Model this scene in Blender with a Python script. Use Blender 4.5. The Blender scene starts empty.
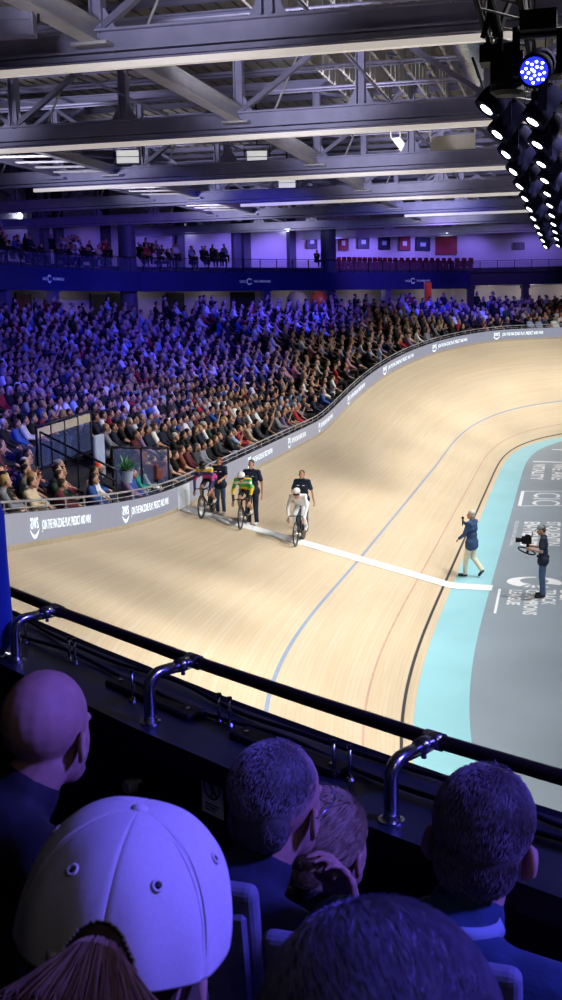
import bpy, bmesh, math, random
import numpy as np
from mathutils import Vector, Matrix, Euler
rnd = random.Random(11)
C = bpy.context.scene.collection
PI = math.pi

# ------------------------------------------------------------------ camera geometry (metres; +Y runs along the home straight)
HD, TH, RO, HC, FPX = .24757187167290579, .16602687132203267, -.02038001576613518, 6.969198322481896, 1141.0
_r = np.array([math.cos(HD), math.sin(HD), 0.0])
FW = np.array([-math.sin(HD)*math.cos(TH), math.cos(HD)*math.cos(TH), -math.sin(TH)])
_u = np.array([-math.sin(HD)*math.sin(TH), math.cos(HD)*math.sin(TH), math.cos(TH)])
RT = math.cos(RO)*_r + math.sin(RO)*_u
UP = math.cos(RO)*_u - math.sin(RO)*_r
EYE = np.array([0, 0, HC])

def ray(x, y): return FW + (x-281)/FPX*RT - (y-500)/FPX*UP
def at(x, y, d): return Vector(EYE + ray(x, y)*d)
def on_z(x, y, z):
    r = ray(x, y); return Vector(EYE + r*((z-HC)/r[2]))
def pix(q):
    q = np.array(q, float)-EYE; d = q@FW
    return 281+FPX*(q@RT)/d, 500-FPX*(q@UP)/d, d

cam = bpy.data.cameras.new('camera'); cam.sensor_width = 36; cam.sensor_fit = 'AUTO'
cam.lens = 36*FPX/1000; cam.clip_end = 400; cam.clip_start = .05
co = bpy.data.objects.new('camera', cam); C.objects.link(co)
M = Matrix.Identity(4)
for i in range(3):
    M[i][0], M[i][1], M[i][2], M[i][3] = RT[i], UP[i], -FW[i], EYE[i]
co.matrix_world = M
bpy.context.scene.camera = co
cam.dof.use_dof = True; cam.dof.focus_distance = 26; cam.dof.aperture_fstop = 20

# ------------------------------------------------------------------ materials
def lin(h):
    h = h.lstrip('#'); out = []
    for i in (0, 2, 4):
        v = int(h[i:i+2], 16)/255
        out.append(v/12.92 if v <= .04045 else ((v+.055)/1.055)**2.4)
    return tuple(out)+(1,)
def mat(name, col, rough=.6, metal=0, var=.12, scale=6, bump=0, emit=0, ecol=None, spec=.5, trans=0, objcol=False):
    m = bpy.data.materials.new(name); m.use_nodes = True
    nt = m.node_tree; b = nt.nodes['Principled BSDF']; L = nt.links.new
    b.inputs['Roughness'].default_value = rough; b.inputs['Metallic'].default_value = metal
    b.inputs['Specular IOR Level'].default_value = spec
    tc = nt.nodes.new('ShaderNodeTexCoord'); nz = nt.nodes.new('ShaderNodeTexNoise')
    nz.inputs['Scale'].default_value = scale; nz.inputs['Detail'].default_value = 4
    L(tc.outputs['Object'], nz.inputs['Vector'])
    mr = nt.nodes.new('ShaderNodeMapRange'); mr.inputs[1].default_value = .25; mr.inputs[2].default_value = .75
    mr.inputs[3].default_value = 1-var; mr.inputs[4].default_value = 1+var
    L(nz.outputs['Fac'], mr.inputs[0])
    mx = nt.nodes.new('ShaderNodeMix'); mx.data_type = 'RGBA'; mx.blend_type = 'MULTIPLY'; mx.inputs[0].default_value = 1
    if objcol:
        oi = nt.nodes.new('ShaderNodeObjectInfo'); L(oi.outputs['Color'], mx.inputs[6])
    else:
        mx.inputs[6].default_value = lin(col) if isinstance(col, str) else col
    L(mr.outputs[0], mx.inputs[7]); L(mx.outputs[2], b.inputs['Base Color'])
    if bump:
        bp = nt.nodes.new('ShaderNodeBump'); bp.inputs['Strength'].default_value = bump; bp.inputs['Distance'].default_value = .01
        L(nz.outputs['Fac'], bp.inputs['Height']); L(bp.outputs[0], b.inputs['Normal'])
    if emit:
        b.inputs['Emission Color'].default_value = lin(ecol or col); b.inputs['Emission Strength'].default_value = emit
    if trans:
        b.inputs['Transmission Weight'].default_value = trans
    return m
def glass_mat(name, tint, alpha):
    m = bpy.data.materials.new(name); m.use_nodes = True; nt = m.node_tree
    b = nt.nodes['Principled BSDF']; b.inputs['Base Color'].default_value = lin(tint); b.inputs['Roughness'].default_value = .15
    b.inputs['Alpha'].default_value = alpha
    return m

# ------------------------------------------------------------------ mesh builder
class MB:
    def __init__(s): s.v = []; s.f = []; s.m = []
    def add(s, vs, fs, mi=0):
        o = len(s.v); s.v += [tuple(v) for v in vs]; s.f += [tuple(i+o for i in f) for f in fs]; s.m += [mi]*len(fs); return s
    def box(s, lo, hi, mi=0, T=None):
        x0, y0, z0 = lo; x1, y1, z1 = hi
        vs = [(x0,y0,z0),(x1,y0,z0),(x1,y1,z0),(x0,y1,z0),(x0,y0,z1),(x1,y0,z1),(x1,y1,z1),(x0,y1,z1)]
        if T is not None: vs = [T @ Vector(v) for v in vs]
        return s.add(vs, [(0,3,2,1),(4,5,6,7),(0,1,5,4),(1,2,6,5),(2,3,7,6),(3,0,4,7)], mi)
    def cbox(s, c, d, mi=0, T=None):
        return s.box([c[i]-d[i]/2 for i in range(3)], [c[i]+d[i]/2 for i in range(3)], mi, T)
    def beam(s, a, b, w, h, mi=0, up=(0,0,1)):
        a, b = Vector(a), Vector(b); d = (b-a); L = d.length; d.normalize()
        u = Vector(up); x = d.cross(u)
        if x.length < 1e-4: x = d.cross(Vector((1,0,0)))
        x.normalize(); u = x.cross(d)
        T = Matrix((( x.x, d.x, u.x, a.x),(x.y, d.y, u.y, a.y),(x.z, d.z, u.z, a.z),(0,0,0,1)))
        return s.box((-w/2, 0, -h/2), (w/2, L, h/2), mi, T)
    def ibeam(s, a, b, w, h, t=.03, mi=0):
        a, b = Vector(a), Vector(b); up = Vector((0,0,1)); d = (b-a).normalized()
        if abs(d.z) > .95: up = Vector((1,0,0))
        x = d.cross(up).normalized(); u = x.cross(d)
        s.beam(a+u*(h/2-t/2), b+u*(h/2-t/2), w, t, mi, u); s.beam(a-u*(h/2-t/2), b-u*(h/2-t/2), w, t, mi, u)
        return s.beam(a, b, t, h-2*t, mi, u)
    def tube(s, pts, r, seg=8, mi=0, cap=True):
        pts = [Vector(p) for p in pts]; n = len(pts); rs = r if isinstance(r, (list, tuple)) else [r]*n
        prev = None; rings = []; vs = []
        for i, p in enumerate(pts):
            t = (pts[min(i+1, n-1)]-pts[max(i-1, 0)])
            t = t.normalized() if t.length > 1e-9 else Vector((0,0,1))
            if prev is None:
                a = Vector((0,0,1)) if abs(t.z) < .9 else Vector((1,0,0)); x = t.cross(a).normalized()
            else:
                x = (prev-t*prev.dot(t)); x = x.normalized() if x.length > 1e-6 else t.orthogonal().normalized()
            prev = x; y = t.cross(x)
            for k in range(seg):
                an = 2*PI*k/seg; vs.append(p+(x*math.cos(an)+y*math.sin(an))*rs[i])
        fs = [(i*seg+k, i*seg+(k+1) % seg, (i+1)*seg+(k+1) % seg, (i+1)*seg+k) for i in range(n-1) for k in range(seg)]
        if cap: fs += [tuple(range(seg))[::-1], tuple((n-1)*seg+k for k in range(seg))]
        return s.add(vs, fs, mi)
    def ell(s, c, r, R=None, mi=0, nu=12, nv=8):
        vs = []; c = Vector(c)
        for j in range(nv+1):
            th = PI*j/nv
            for k in range(nu):
                ph = 2*PI*k/nu
                v = Vector((r[0]*math.sin(th)*math.cos(ph), r[1]*math.sin(th)*math.sin(ph), r[2]*math.cos(th)))
                if R is not None: v = R @ v
                vs.append(c+v)
        fs = [(j*nu+k, (j+1)*nu+k, (j+1)*nu+(k+1) % nu, j*nu+(k+1) % nu) for j in range(nv) for k in range(nu)]
        return s.add(vs, fs, mi)
    def cap(s, a, ra, b, rb, mi=0, seg=10):
        a, b = Vector(a), Vector(b); d = b-a; L = d.length
        if L < 1e-6: return s.ell(a, (ra,)*3, None, mi)
        d.normalize(); pts = []; rs = []
        for k in range(4):
            t = PI/2*(1-k/4); pts.append(a-d*ra*math.sin(t)); rs.append(max(ra*math.cos(t), 1e-3))
        for k in range(5):
            t = PI/2*k/4; pts.append(b+d*rb*math.sin(t)); rs.append(max(rb*math.cos(t), 1e-3))
        return s.tube(pts, rs, seg, mi)
    def lathe(s, prof, T=None, seg=24, mi=0, cap=True):
        vs = []
        for (r, z) in prof:
            for k in range(seg):
                v = Vector((r*math.cos(2*PI*k/seg), r*math.sin(2*PI*k/seg), z)); vs.append(T @ v if T is not None else v)
        n = len(prof)
        fs = [(i*seg+k, i*seg+(k+1) % seg, (i+1)*seg+(k+1) % seg, (i+1)*seg+k) for i in range(n-1) for k in range(seg)]
        if cap: fs += [tuple(range(seg))[::-1], tuple((n-1)*seg+k for k in range(seg))]
        return s.add(vs, fs, mi)
    def grid(s, rows, mi=0, flip=False):
        n = len(rows[0]); vs = [p for r in rows for p in r]
        fs = [(i*n+k, i*n+k+1, (i+1)*n+k+1, (i+1)*n+k) for i in range(len(rows)-1) for k in range(n-1)]
        if flip: fs = [f[::-1] for f in fs]
        return s.add(vs, fs, mi)
    def mesh(s, name, mats, smooth=False):
        me = bpy.data.meshes.new(name); me.from_pydata(s.v, [], s.f)
        for m in (mats if isinstance(mats, (list, tuple)) else [mats]): me.materials.append(m)
        me.polygons.foreach_set('material_index', s.m)
        if smooth: me.polygons.foreach_set('use_smooth', [True]*len(s.f))
        me.update(); return me
    def build(s, name, mats, parent=None, smooth=False, fix=True):
        me = s.mesh(name, mats, smooth)
        if fix:
            bm = bmesh.new(); bm.from_mesh(me); bmesh.ops.recalc_face_normals(bm, faces=bm.faces); bm.to_mesh(me); bm.free()
        return link(name, me, parent)
def link(name, me, parent=None, loc=None, rz=None):
    o = bpy.data.objects.new(name, me); C.objects.link(o)
    if parent is not None: o.parent = parent
    if loc is not None: o.location = loc
    if rz is not None: o.rotation_euler = (0, 0, rz)
    return o
def tag(o, label=None, cat=None, group=None, kind=None):
    if label: o['label'] = label
    if cat: o['category'] = cat
    if group: o['group'] = group
    if kind: o['kind'] = kind
    return o
def empty(name, loc=(0,0,0), rz=0):
    o = bpy.data.objects.new(name, None); C.objects.link(o); o.location = loc; o.rotation_euler = (0, 0, rz); o.empty_display_size = .1; return o
def copy_tree(o, parent=None):
    c = o.copy(); C.objects.link(c)
    if parent is not None: c.parent = parent
    for ch in o.children: copy_tree(ch, c)
    return c
def evaluated(mb, mats, voxel=None, smooth=4, ratio=None, faces=None):
    """closed surfaces united into one continuous skin"""
    me = mb.mesh('body', mats)
    o = bpy.data.objects.new('body', me); C.objects.link(o)
    if voxel:
        m = o.modifiers.new('r', 'REMESH'); m.mode = 'VOXEL'; m.voxel_size = voxel
    if smooth:
        m = o.modifiers.new('s', 'SMOOTH'); m.factor = .5; m.iterations = smooth
    bpy.context.view_layer.update()
    dg = bpy.context.evaluated_depsgraph_get()
    n = bpy.data.meshes.new_from_object(o.evaluated_get(dg))
    if faces or ratio:
        o.modifiers.clear(); o.data = n
        m = o.modifiers.new('d', 'DECIMATE'); m.ratio = ratio or min(1, faces/max(1, 2*len(n.polygons)))
        bpy.context.view_layer.update(); dg = bpy.context.evaluated_depsgraph_get()
        n = bpy.data.meshes.new_from_object(o.evaluated_get(dg))
    bpy.data.objects.remove(o)
    n.materials.clear()
    for x in (mats if isinstance(mats, (list, tuple)) else [mats]): n.materials.append(x)
    n.polygons.foreach_set('use_smooth', [True]*len(n.polygons))
    return n
ORD = 'first second third fourth fifth sixth seventh eighth ninth tenth eleventh twelfth thirteenth fourteenth fifteenth sixteenth seventeenth eighteenth nineteenth twentieth'.split()
CARD = 'one two three four five six seven eight nine ten eleven twelve thirteen fourteen fifteen sixteen seventeen eighteen nineteen'.split()
def card(n):
    if n < 20: return CARD[n-1]
    t = ['twenty','thirty','forty','fifty','sixty','seventy','eighty','ninety'][n//10-2]
    return t if n % 10 == 0 else t+'-'+CARD[n % 10-1]

# ------------------------------------------------------------------ track curve (inner edge), 250 m style bowl
X0, Y0 = None, None
A1, A2, LT, RB, B0, B1, BW, HW, W, LN, RN, AK = -.499, 16.4396, 20.0554, 13.0, .234695, .723247, .9471, .65, 7.41468, 26.85, 13.0, .3203
SS = np.arange(-40, 66.001, .25)
def _ramp(t):
    t = np.clip(t, 0, 1); return t*t*(3-2*t)
_k = _ramp((SS-A2-AK)/LT)/RB + _ramp((-A1-SS)/LN)/RN
_h = np.concatenate([[0], np.cumsum((_k[1:]+_k[:-1])/2*.25)]); _i0 = int(np.argmin(abs(SS))); _h -= _h[_i0]
_x = np.concatenate([[0], np.cumsum((np.sin(_h[1:])+np.sin(_h[:-1]))/2*.25)]); _y = np.concatenate([[0], np.cumsum((np.cos(_h[1:])+np.cos(_h[:-1]))/2*.25)])
_x += 4.382344837214426*math.cos(HD)-28.41864188750834*math.sin(HD)-_x[_i0]; _y += 4.382344837214426*math.sin(HD)+28.41864188750834*math.cos(HD)-_y[_i0]
_b = B0+(B1-B0)*(_ramp((SS-A2)/LT)+_ramp((-A1-SS)/LN))
def width(s): return float(np.interp(s, [-40, -22, -16.5], [5.0, 5.0, W]))
def tp(s, w, dz=0, out=0):
    """point on the track: s along the inner edge, w metres up the banking; dz above, out further outwards"""
    h = float(np.interp(s, SS, _h)); b = float(np.interp(s, SS, _b)); x = float(np.interp(s, SS, _x)); y = float(np.interp(s, SS, _y))
    l = (w*math.cos(b) if w > 0 else w)+out; z = w*math.sin(b) if w > 0 else 0
    return Vector((x-math.cos(h)*l, y+math.sin(h)*l, z+dz))
def head(s): return float(np.interp(s, SS, _h))
def on_track(px, py):
    best = None
    for i in range(60, 900):
        q = EYE+ray(px, py)*(i*.08)
        s, w, z = to_track(q)
        if z is not None and q[2] <= z: return Vector(q), s, w
    return None
def to_track(q):
    d = (_x-q[0])**2+(_y-q[1])**2; k = int(np.argmin(d)); h = _h[k]
    l = -(q[0]-_x[k])*math.cos(h)+(q[1]-_y[k])*math.sin(h)
    if l < -12: return SS[k], l, None
    w = l/math.cos(_b[k]) if l > 0 else l
    if w > W+.2: return SS[k], w, None
    return SS[k], w, (w*math.sin(_b[k]) if w > 0 else 0)
# ================================================================== SETTING: track, infield, wall
# -- timber
def wood_mat(name, base, dark):
    m = bpy.data.materials.new(name); m.use_nodes = True; nt = m.node_tree; L = nt.links.new; b = nt.nodes['Principled BSDF']
    b.inputs['Roughness'].default_value = .42; b.inputs['Specular IOR Level'].default_value = .35
    uv = nt.nodes.new('ShaderNodeUVMap'); uv.uv_map = 'UVMap'
    mp = nt.nodes.new('ShaderNodeMapping'); mp.inputs['Scale'].default_value = (.55, 18, 1); L(uv.outputs[0], mp.inputs[0])
    n1 = nt.nodes.new('ShaderNodeTexNoise'); n1.inputs['Scale'].default_value = 1; n1.inputs['Detail'].default_value = 3; L(mp.outputs[0], n1.inputs['Vector'])
    mp2 = nt.nodes.new('ShaderNodeMapping'); mp2.inputs['Scale'].default_value = (.16, .5, 1); L(uv.outputs[0], mp2.inputs[0])
    n2 = nt.nodes.new('ShaderNodeTexNoise'); n2.inputs['Scale'].default_value = 1.2; n2.inputs['Detail'].default_value = 5; L(mp2.outputs[0], n2.inputs['Vector'])
    br = nt.nodes.new('ShaderNodeTexBrick'); br.inputs['Scale'].default_value = 1; br.inputs['Brick Width'].default_value = 6.0; br.inputs['Row Height'].default_value = .08
    br.inputs['Mortar Size'].default_value = .004; br.inputs['Color1'].default_value = lin(base); br.inputs['Color2'].default_value = lin(dark)
    br.inputs['Mortar'].default_value = lin('#c0ab8b'); br.offset = .37; L(uv.outputs[0], br.inputs['Vector'])
    r1 = nt.nodes.new('ShaderNodeMapRange'); r1.inputs[1].default_value = .3; r1.inputs[2].default_value = .7; r1.inputs[3].default_value = .95; r1.inputs[4].default_value = 1.03; L(n1.outputs['Fac'], r1.inputs[0])
    r2 = nt.nodes.new('ShaderNodeMapRange'); r2.inputs[1].default_value = .3; r2.inputs[2].default_value = .72; r2.inputs[3].default_value = .9; r2.inputs[4].default_value = 1.05; L(n2.outputs['Fac'], r2.inputs[0])
    # worn tyre smudges
    n3 = nt.nodes.new('ShaderNodeTexNoise'); n3.inputs['Scale'].default_value = .35; n3.inputs['Detail'].default_value = 2; L(mp2.outputs[0], n3.inputs['Vector'])
    r3 = nt.nodes.new('ShaderNodeMapRange'); r3.inputs[1].default_value = .58; r3.inputs[2].default_value = .75; r3.inputs[3].default_value = 1; r3.inputs[4].default_value = .86; L(n3.outputs['Fac'], r3.inputs[0])
    a = nt.nodes.new('ShaderNodeMath'); a.operation = 'MULTIPLY'; L(r1.outputs[0], a.inputs[0]); L(r2.outputs[0], a.inputs[1])
    a2 = nt.nodes.new('ShaderNodeMath'); a2.operation = 'MULTIPLY'; L(a.outputs[0], a2.inputs[0]); L(r3.outputs[0], a2.inputs[1])
    mx = nt.nodes.new('ShaderNodeMix'); mx.data_type = 'RGBA'; mx.blend_type = 'MULTIPLY'; mx.inputs[0].default_value = 1
    L(br.outputs['Color'], mx.inputs[6]); L(a2.outputs[0], mx.inputs[7]); L(mx.outputs[2], b.inputs['Base Color'])
    return m
m_wood = wood_mat('track_timber', '#cdbda3', '#c8b597')
m_black = mat('line_black', '#2c2a2c', .6, var=.1)
m_red = mat('line_red', '#b99583', .6, var=.15)
m_blue = mat('line_blue', '#8090a8', .6, var=.1)
m_white = mat('line_white', '#eef0f2', .5, var=.04)
m_cyan = mat('band_blue', '#97ced8', .38, var=.05, scale=.6)
m_grey = mat('infield_grey', '#8d9aa6', .42, var=.08, scale=.4)
m_led = mat('led_board', '#3a3a42', .35, var=.05, emit=.72, ecol='#a2a5ba')
m_ledw = mat('led_text', '#e8f4f6', .5, var=.02, emit=.8, ecol='#eefaff')
m_kick = mat('kick_board', '#b3a58a', .6, var=.1)
m_dark = mat('dark_panel', '#14161f', .5, var=.2)
m_rail = mat('rail_white', '#c9ccd6', .3, .6, var=.08)
m_steel = mat('steel_paint', '#9492b4', .45, .15, var=.18, scale=1.2)
m_steeld = mat('steel_paint_dark', '#74728f', .5, .15, var=.2, scale=1.2)
m_beam = mat('beam_light', '#b9b6bd', .45, .1, var=.12, scale=1.5)

stops = [0, .17, .23, .84, .885, 2.43, 2.5]
full = stops + [3.2, 4, 4.8, 5.6, 6.4, W]
mids = [0, 1, 0, 2, 0, 3, 0, 0, 0, 0, 0, 0]
mb = MB(); UVs = []
srows = [s for s in np.arange(-30, 62.01, .5)]
rows = []
for s in srows:
    k = width(s)/W
    rows.append([tp(s, w if w <= 2.5 else 2.5+(w-2.5)*(width(s)-2.5)/(W-2.5)) for w in full])
n = len(full)
for r in rows: mb.v += [tuple(p) for p in r]
for i in range(len(rows)-1):
    for k in range(n-1):
        mb.f.append((i*n+k, (i+1)*n+k, (i+1)*n+k+1, i*n+k+1)); mb.m.append(mids[k])
me = mb.mesh('floor_track', [m_wood, m_black, m_red, m_blue], True)
uvl = me.uv_layers.new(name='UVMap')
for l in me.loops:
    vi = l.vertex_index; uvl.data[l.index].uv = (srows[vi//n], full[vi % n])
track = tag(link('floor_track', me), 'pale timber banked cycling track curving round the arena', 'track', kind='structure')
# underside so the bowl has thickness
b2 = MB(); b2.grid([[tp(s, 0, -.02), tp(s, width(s), -.12), tp(s, width(s), -.12, .05)] for s in srows], flip=True); b2.build('track_underside', m_dark, track)

# finish line: white strip across the track, the blue band and up the wall
ln = MB()
ln.grid([[tp(-.26-.5*(1-w/W), w, .012) for w in np.linspace(-BW-.05, W, 40)], [tp(.30-.5*(1-w/W), w, .012) for w in np.linspace(-BW-.05, W, 40)]], flip=True)
ln.build('finish_line', m_white, track)
# blue band (flat)
bb = MB(); bb.grid([[tp(s, -BW, .003), tp(s, -.0, .003)] for s in srows])
tag(bb.build('floor_band', m_cyan), 'flat pale blue band along the foot of the banking', 'floor', kind='structure')
# infield
inf = MB(); poly = [tp(s, -BW, 0) for s in srows]
inf.add(poly, [tuple(range(len(poly)))])
infield = tag(inf.build('floor_infield', m_grey), 'flat grey infield floor with white lettering', 'floor', kind='structure')
gb = MB(); gb.box((-45, -20, -.6), (60, 125, -.5)); tag(gb.build('floor_hall', m_dark), 'dark hall floor below the stands', 'floor', kind='structure')

# wall round the track
wall = MB(); ws = [s for s in np.arange(-15, 62.01, .5)]
OUT = .02
wall.grid([[tp(s, width(s), .0, OUT-.02), tp(s, width(s), .10, OUT)] for s in ws], 1, True)
wall.grid([[tp(s, width(s), .10, OUT), tp(s, width(s), HW, OUT)] for s in ws], 0, True)
wall.grid([[tp(s, width(s), HW, OUT), tp(s, width(s), HW, OUT+.14), tp(s, width(s), -.3, OUT+.14)] for s in ws], 2, True)
wl = tag(wall.build('wall_outer', [m_led, m_kick, m_dark], fix=False), 'grey illuminated board wall round the outer edge of the track', 'wall', kind='structure')
# white finish panel on the wall
fp = MB(); fp.grid([[tp(s, W, .03, OUT-.015), tp(s, W, HW-.01, OUT-.015)] for s in (-.45, .05, .55)], flip=True)
fp.build('finish_panel', mat('finish_panel', '#c9d0d8', .5, emit=.22, ecol='#dfe8f0'), wl)

def text_mesh(body, bold=.02, size=1.0):
    cu = bpy.data.curves.new('t', 'FONT'); cu.body = body; cu.size = size; cu.offset = bold; cu.resolution_u = 3
    o = bpy.data.objects.new('t', cu); C.objects.link(o); bpy.context.view_layer.update()
    me = bpy.data.meshes.new_from_object(o.evaluated_get(bpy.context.evaluated_depsgraph_get())); bpy.data.objects.remove(o)
    co = np.empty(len(me.vertices)*3); me.vertices.foreach_get('co', co); co = co.reshape(-1, 3)
    fs = [tuple(p.vertices) for p in me.polygons]; bpy.data.meshes.remove(me)
    lo, hi = co.min(0), co.max(0); co = (co-lo)/np.maximum(hi-lo, 1e-6)
    return co[:, :2], fs
T_AD = text_mesh('JOIN THE FAN ZONE: PLAY, PREDICT AND WIN!', .012)
T_AWS = text_mesh('aws', .004)
def wall_pt(s, z, o=.012): return tp(s, width(s), z, OUT-o)
def smile(u):   # arc strip under the letters, u 0..1
    return .17-.16*math.sin(PI*min(1, max(0, u)))**.8
for s0, L_ in [(-14.6,3.2),(-9.6,3.2),(-4.5,3.3),(6.4,3.2),(11.9,3.0),(17.2,2.6),(22.2,2.4),(26.6,2.8),(30.8,2.4),(34.8,2.8),(39.2,2.8),(43.6,2.8)]:
    t = MB(); k = L_/3.3
    t.add([wall_pt(s0+.62*k+u*(L_-.62*k), .24+.24*v) for u, v in T_AD[0]], T_AD[1])
    t.add([wall_pt(s0+.04+u*.40*k, .33+.21*v) for u, v in T_AWS[0]], T_AWS[1])
    t.grid([[wall_pt(s0+u*.48*k, .31-.13*math.sin(PI*u)-.035*math.sin(PI*u)), wall_pt(s0+u*.48*k, .325-.13*math.sin(PI*u)+.02*math.sin(PI*u))] for u in np.linspace(0, 1, 10)], flip=True)
    t.build('wall_lettering', m_ledw, wl, fix=False)

# rail on top of the wall
rs = [s for s in np.arange(-15, 60.1, .5)]
rail = empty('trackside_rail', tp(0, W, HW, .08))
def loc(o, p): return Vector(p)-o.location
r_ = MB(); r_.tube([loc(rail, tp(s, width(s), HW+.20, .10)) for s in rs], .024, 8); r_.build('top_rail', m_rail, rail, True)
r_ = MB(); r_.tube([loc(rail, tp(s, width(s), HW+.08, .10)) for s in rs], .012, 6); r_.build('lower_rail', m_rail, rail, True)
pm = MB(); pm.tube([(0,0,0),(0,0,.19)], .014, 6); pm.cbox((0,0,.01), (.07,.07,.012)); pme = pm.mesh('post', m_rail)
for s in np.arange(-14.5, 44, 1.0): link('post', pme, rail, loc(rail, tp(s, width(s), HW, .10)))
tag(rail, 'pale tubular rail on short posts along the top of the board wall', 'rail')

# ---- infield lettering (flat paint); lines read towards the camera, letter tops towards the infield
def floor_text(body, corners, name='lettering', bold=.03):
    """corners: far-left, far-right, near-right, near-left in photo pixels on the floor"""
    a, b_, c, d = [on_z(x, y, 0) for x, y in corners]
    x0 = (a.x+d.x)/2; x1 = (b_.x+c.x)/2; y0 = (a.y+b_.y)/2; y1 = (c.y+d.y)/2
    co_, fs = text_mesh(body, bold); t = MB()
    t.add([(x0+v*(x1-x0)-infield.location.x, y0+u*(y1-y0), .006) for u, v in co_], [f for f in fs])
    t.build(name, m_white, infield)
    return x0, x1, y0, y1
floor_text('LEAGUE', [(508.6,590),(522.2,590),(520.4,605),(506.7,605)])
q = floor_text('CHAMPIONS', [(525.2,590),(539.4,590),(537,615),(522.6,615)])
floor_text('TRACK', [(542.6,590),(556.6,590),(555.6,605),(541.2,605)])
floor_text('UCI', [(560,590),(574,590),(573,600),(559,600)])
floor_text('EN-YVELINES', [(524,522),(540.5,522),(537,546),(520,546)])
floor_text('ST-QUENTIN', [(544,522),(561,522),(560,546),(541,546)])
floor_text('VELODROME NATIONAL', [(515,521),(518.6,521),(514,546),(510,546)], bold=.0)
floor_text('VITALITY', [(533,464),(545.4,464),(543,480),(530.6,480)])
floor_text('WE ARE', [(553,464),(566,464),(564.5,480),(551,480)])
floor_text('CIC', [(534,493),(561,493),(560,505),(531.5,505)], bold=.0)
def floor_poly(px, name='painted_mark'):
    t = MB(); t.add([on_z(x, y, .005) for x, y in px], [tuple(range(len(px)))]); o = t.build(name, m_white, infield); return o
def floor_line(a, b_, w, name='painted_line'):
    p, q = on_z(*a, 0), on_z(*b_, 0); t = MB(); t.beam((p.x, p.y, .004), (q.x, q.y, .004), w, .004); t.build(name, m_white, infield)
floor_line((499.8,589),(494.8,613.5), .06)
floor_line((523,491),(519.5,506), .12)
floor_line((523,491.3),(566,491.3), .1); floor_line((519.5,506),(566,505.6), .1)
floor_line((533,461.5),(566,462.5), .35)
floor_line((552,449.5),(566,450), .3)
# ring emblem: an open tilted loop of paint with a row of short dashes
cx0, cx1 = on_z(506.5,582.5,0), on_z(562,582.5,0); cyf, cyn = on_z(535,577,0), on_z(535,588,0)
cx, rx = (cx0.x+cx1.x)/2, (cx1.x-cx0.x)/2; cy, ry = (cyf.y+cyn.y)/2, (cyf.y-cyn.y)/2
t = MB()
def arc(a0, a1, w0, w1, nseg):
    t.grid([[(cx+rx*math.cos(a), cy+ry*math.sin(a), .006), (cx+(rx-w)*math.cos(a), cy+(ry-w*.75)*math.sin(a), .006)] for a, w in ((a0+(a1-a0)*k/nseg, w0+(w1-w0)*k/nseg) for k in range(nseg+1))])
arc(PI*.48, PI*1.33, .12, .5, 26); arc(-PI*.12, PI*.42, .42, .16, 16)
for k in range(4): arc(PI*(1.38+k*.09), PI*(1.43+k*.09), .42-.04*k, .40-.04*k, 2)
t.build('ring_emblem', m_white, infield)

# ================================================================== STANDS
m_terr = mat('terrace', '#23222c', .8, var=.2)
m_conc = mat('concourse_wall', '#c4b6a8', .8, var=.1, scale=.5)
m_hall = mat('hall_wall', '#b8b0bd', .8, var=.06, scale=.3)
m_fas = mat('fascia', '#1b2350', .6, var=.1)
m_doord = mat('door_dark', '#1d1519', .6, var=.1)
m_glass = glass_mat('balustrade_glass', '#6f82b8', .16)
NROW, PITCH, RISE, H0 = 22, .80, .21, 1.6
def ztop(s): b = float(np.interp(s, SS, _b)); return width(s)*math.sin(b)+HW
def k0(s): return max(0.0, (ztop(s)-2.42)/RISE)
def row_pt(s, k, dz=0):
    kk = k-k0(s)
    return tp(s, W, 0, 1.0+PITCH*kk)
def row_h(k): return H0+RISE*k
SB = np.arange(-14, 58.1, .5)
st = MB()
for k in range(NROW+1):
    a = []
    for s in SB:
        kk = max(k-k0(s), -.6); kn = max(k+1-k0(s), -.6)
        p = tp(s, W, 0, 1.0+PITCH*kk-.42); q = tp(s, W, 0, 1.0+PITCH*kn-.42)
        z = min(row_h(k), 99)
        a.append([Vector((p.x, p.y, z-RISE)), Vector((p.x, p.y, z)), Vector((q.x, q.y, z))])
    st.grid(a, 0, True)
# flat concourse behind the last row
conc_z = row_h(NROW)
GP = [(-31.2, -14), (-31.2, 40), (-31.1, 60), (-30.6, 70), (-29.2, 77), (-26.2, 82), (-21.8, 86.7), (-17, 92), (-12.2, 97.6), (-8.4, 101.7), (-.8, 104), (8, 106), (24, 106), (40, 106)]
st.add([(-31, -14, conc_z-.02)]+[(x, y, conc_z-.02) for x, y in GP]+[(40, 60, conc_z-.02), (30, 76, conc_z-.02)]+[tuple(tp(s, W, 0, 1.0+PITCH*(NROW-k0(s)))[:2])+(conc_z-.02,) for s in SB[::-2]], [])
conc = MB(); inner = [tp(s, W, 0, 1.0+PITCH*(NROW+.4-k0(s))) for s in np.linspace(-14, 58, 60)]
gdense = []
for i in range(len(GP)-1):
    for t_ in np.linspace(0, 1, 8, endpoint=False): gdense.append((GP[i][0]+(GP[i+1][0]-GP[i][0])*t_, GP[i][1]+(GP[i+1][1]-GP[i][1])*t_))
gd = [gdense[int(round(i*(len(gdense)-1)/59))] for i in range(60)]
off = 3.5
def goff(d, pts=GP):
    out = []
    for i, (x, y) in enumerate(pts):
        x0, y0 = pts[max(i-1, 0)]; x1, y1 = pts[min(i+1, len(pts)-1)]; L_ = math.hypot(x1-x0, y1-y0)
        out.append((x-(y1-y0)/L_*d, y+(x1-x0)/L_*d))
    return out
gd2 = []
go = goff(off)
for i in range(len(go)-1):
    for t_ in np.linspace(0, 1, 8, endpoint=False): gd2.append((go[i][0]+(go[i+1][0]-go[i][0])*t_, go[i][1]+(go[i+1][1]-go[i][1])*t_))
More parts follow.
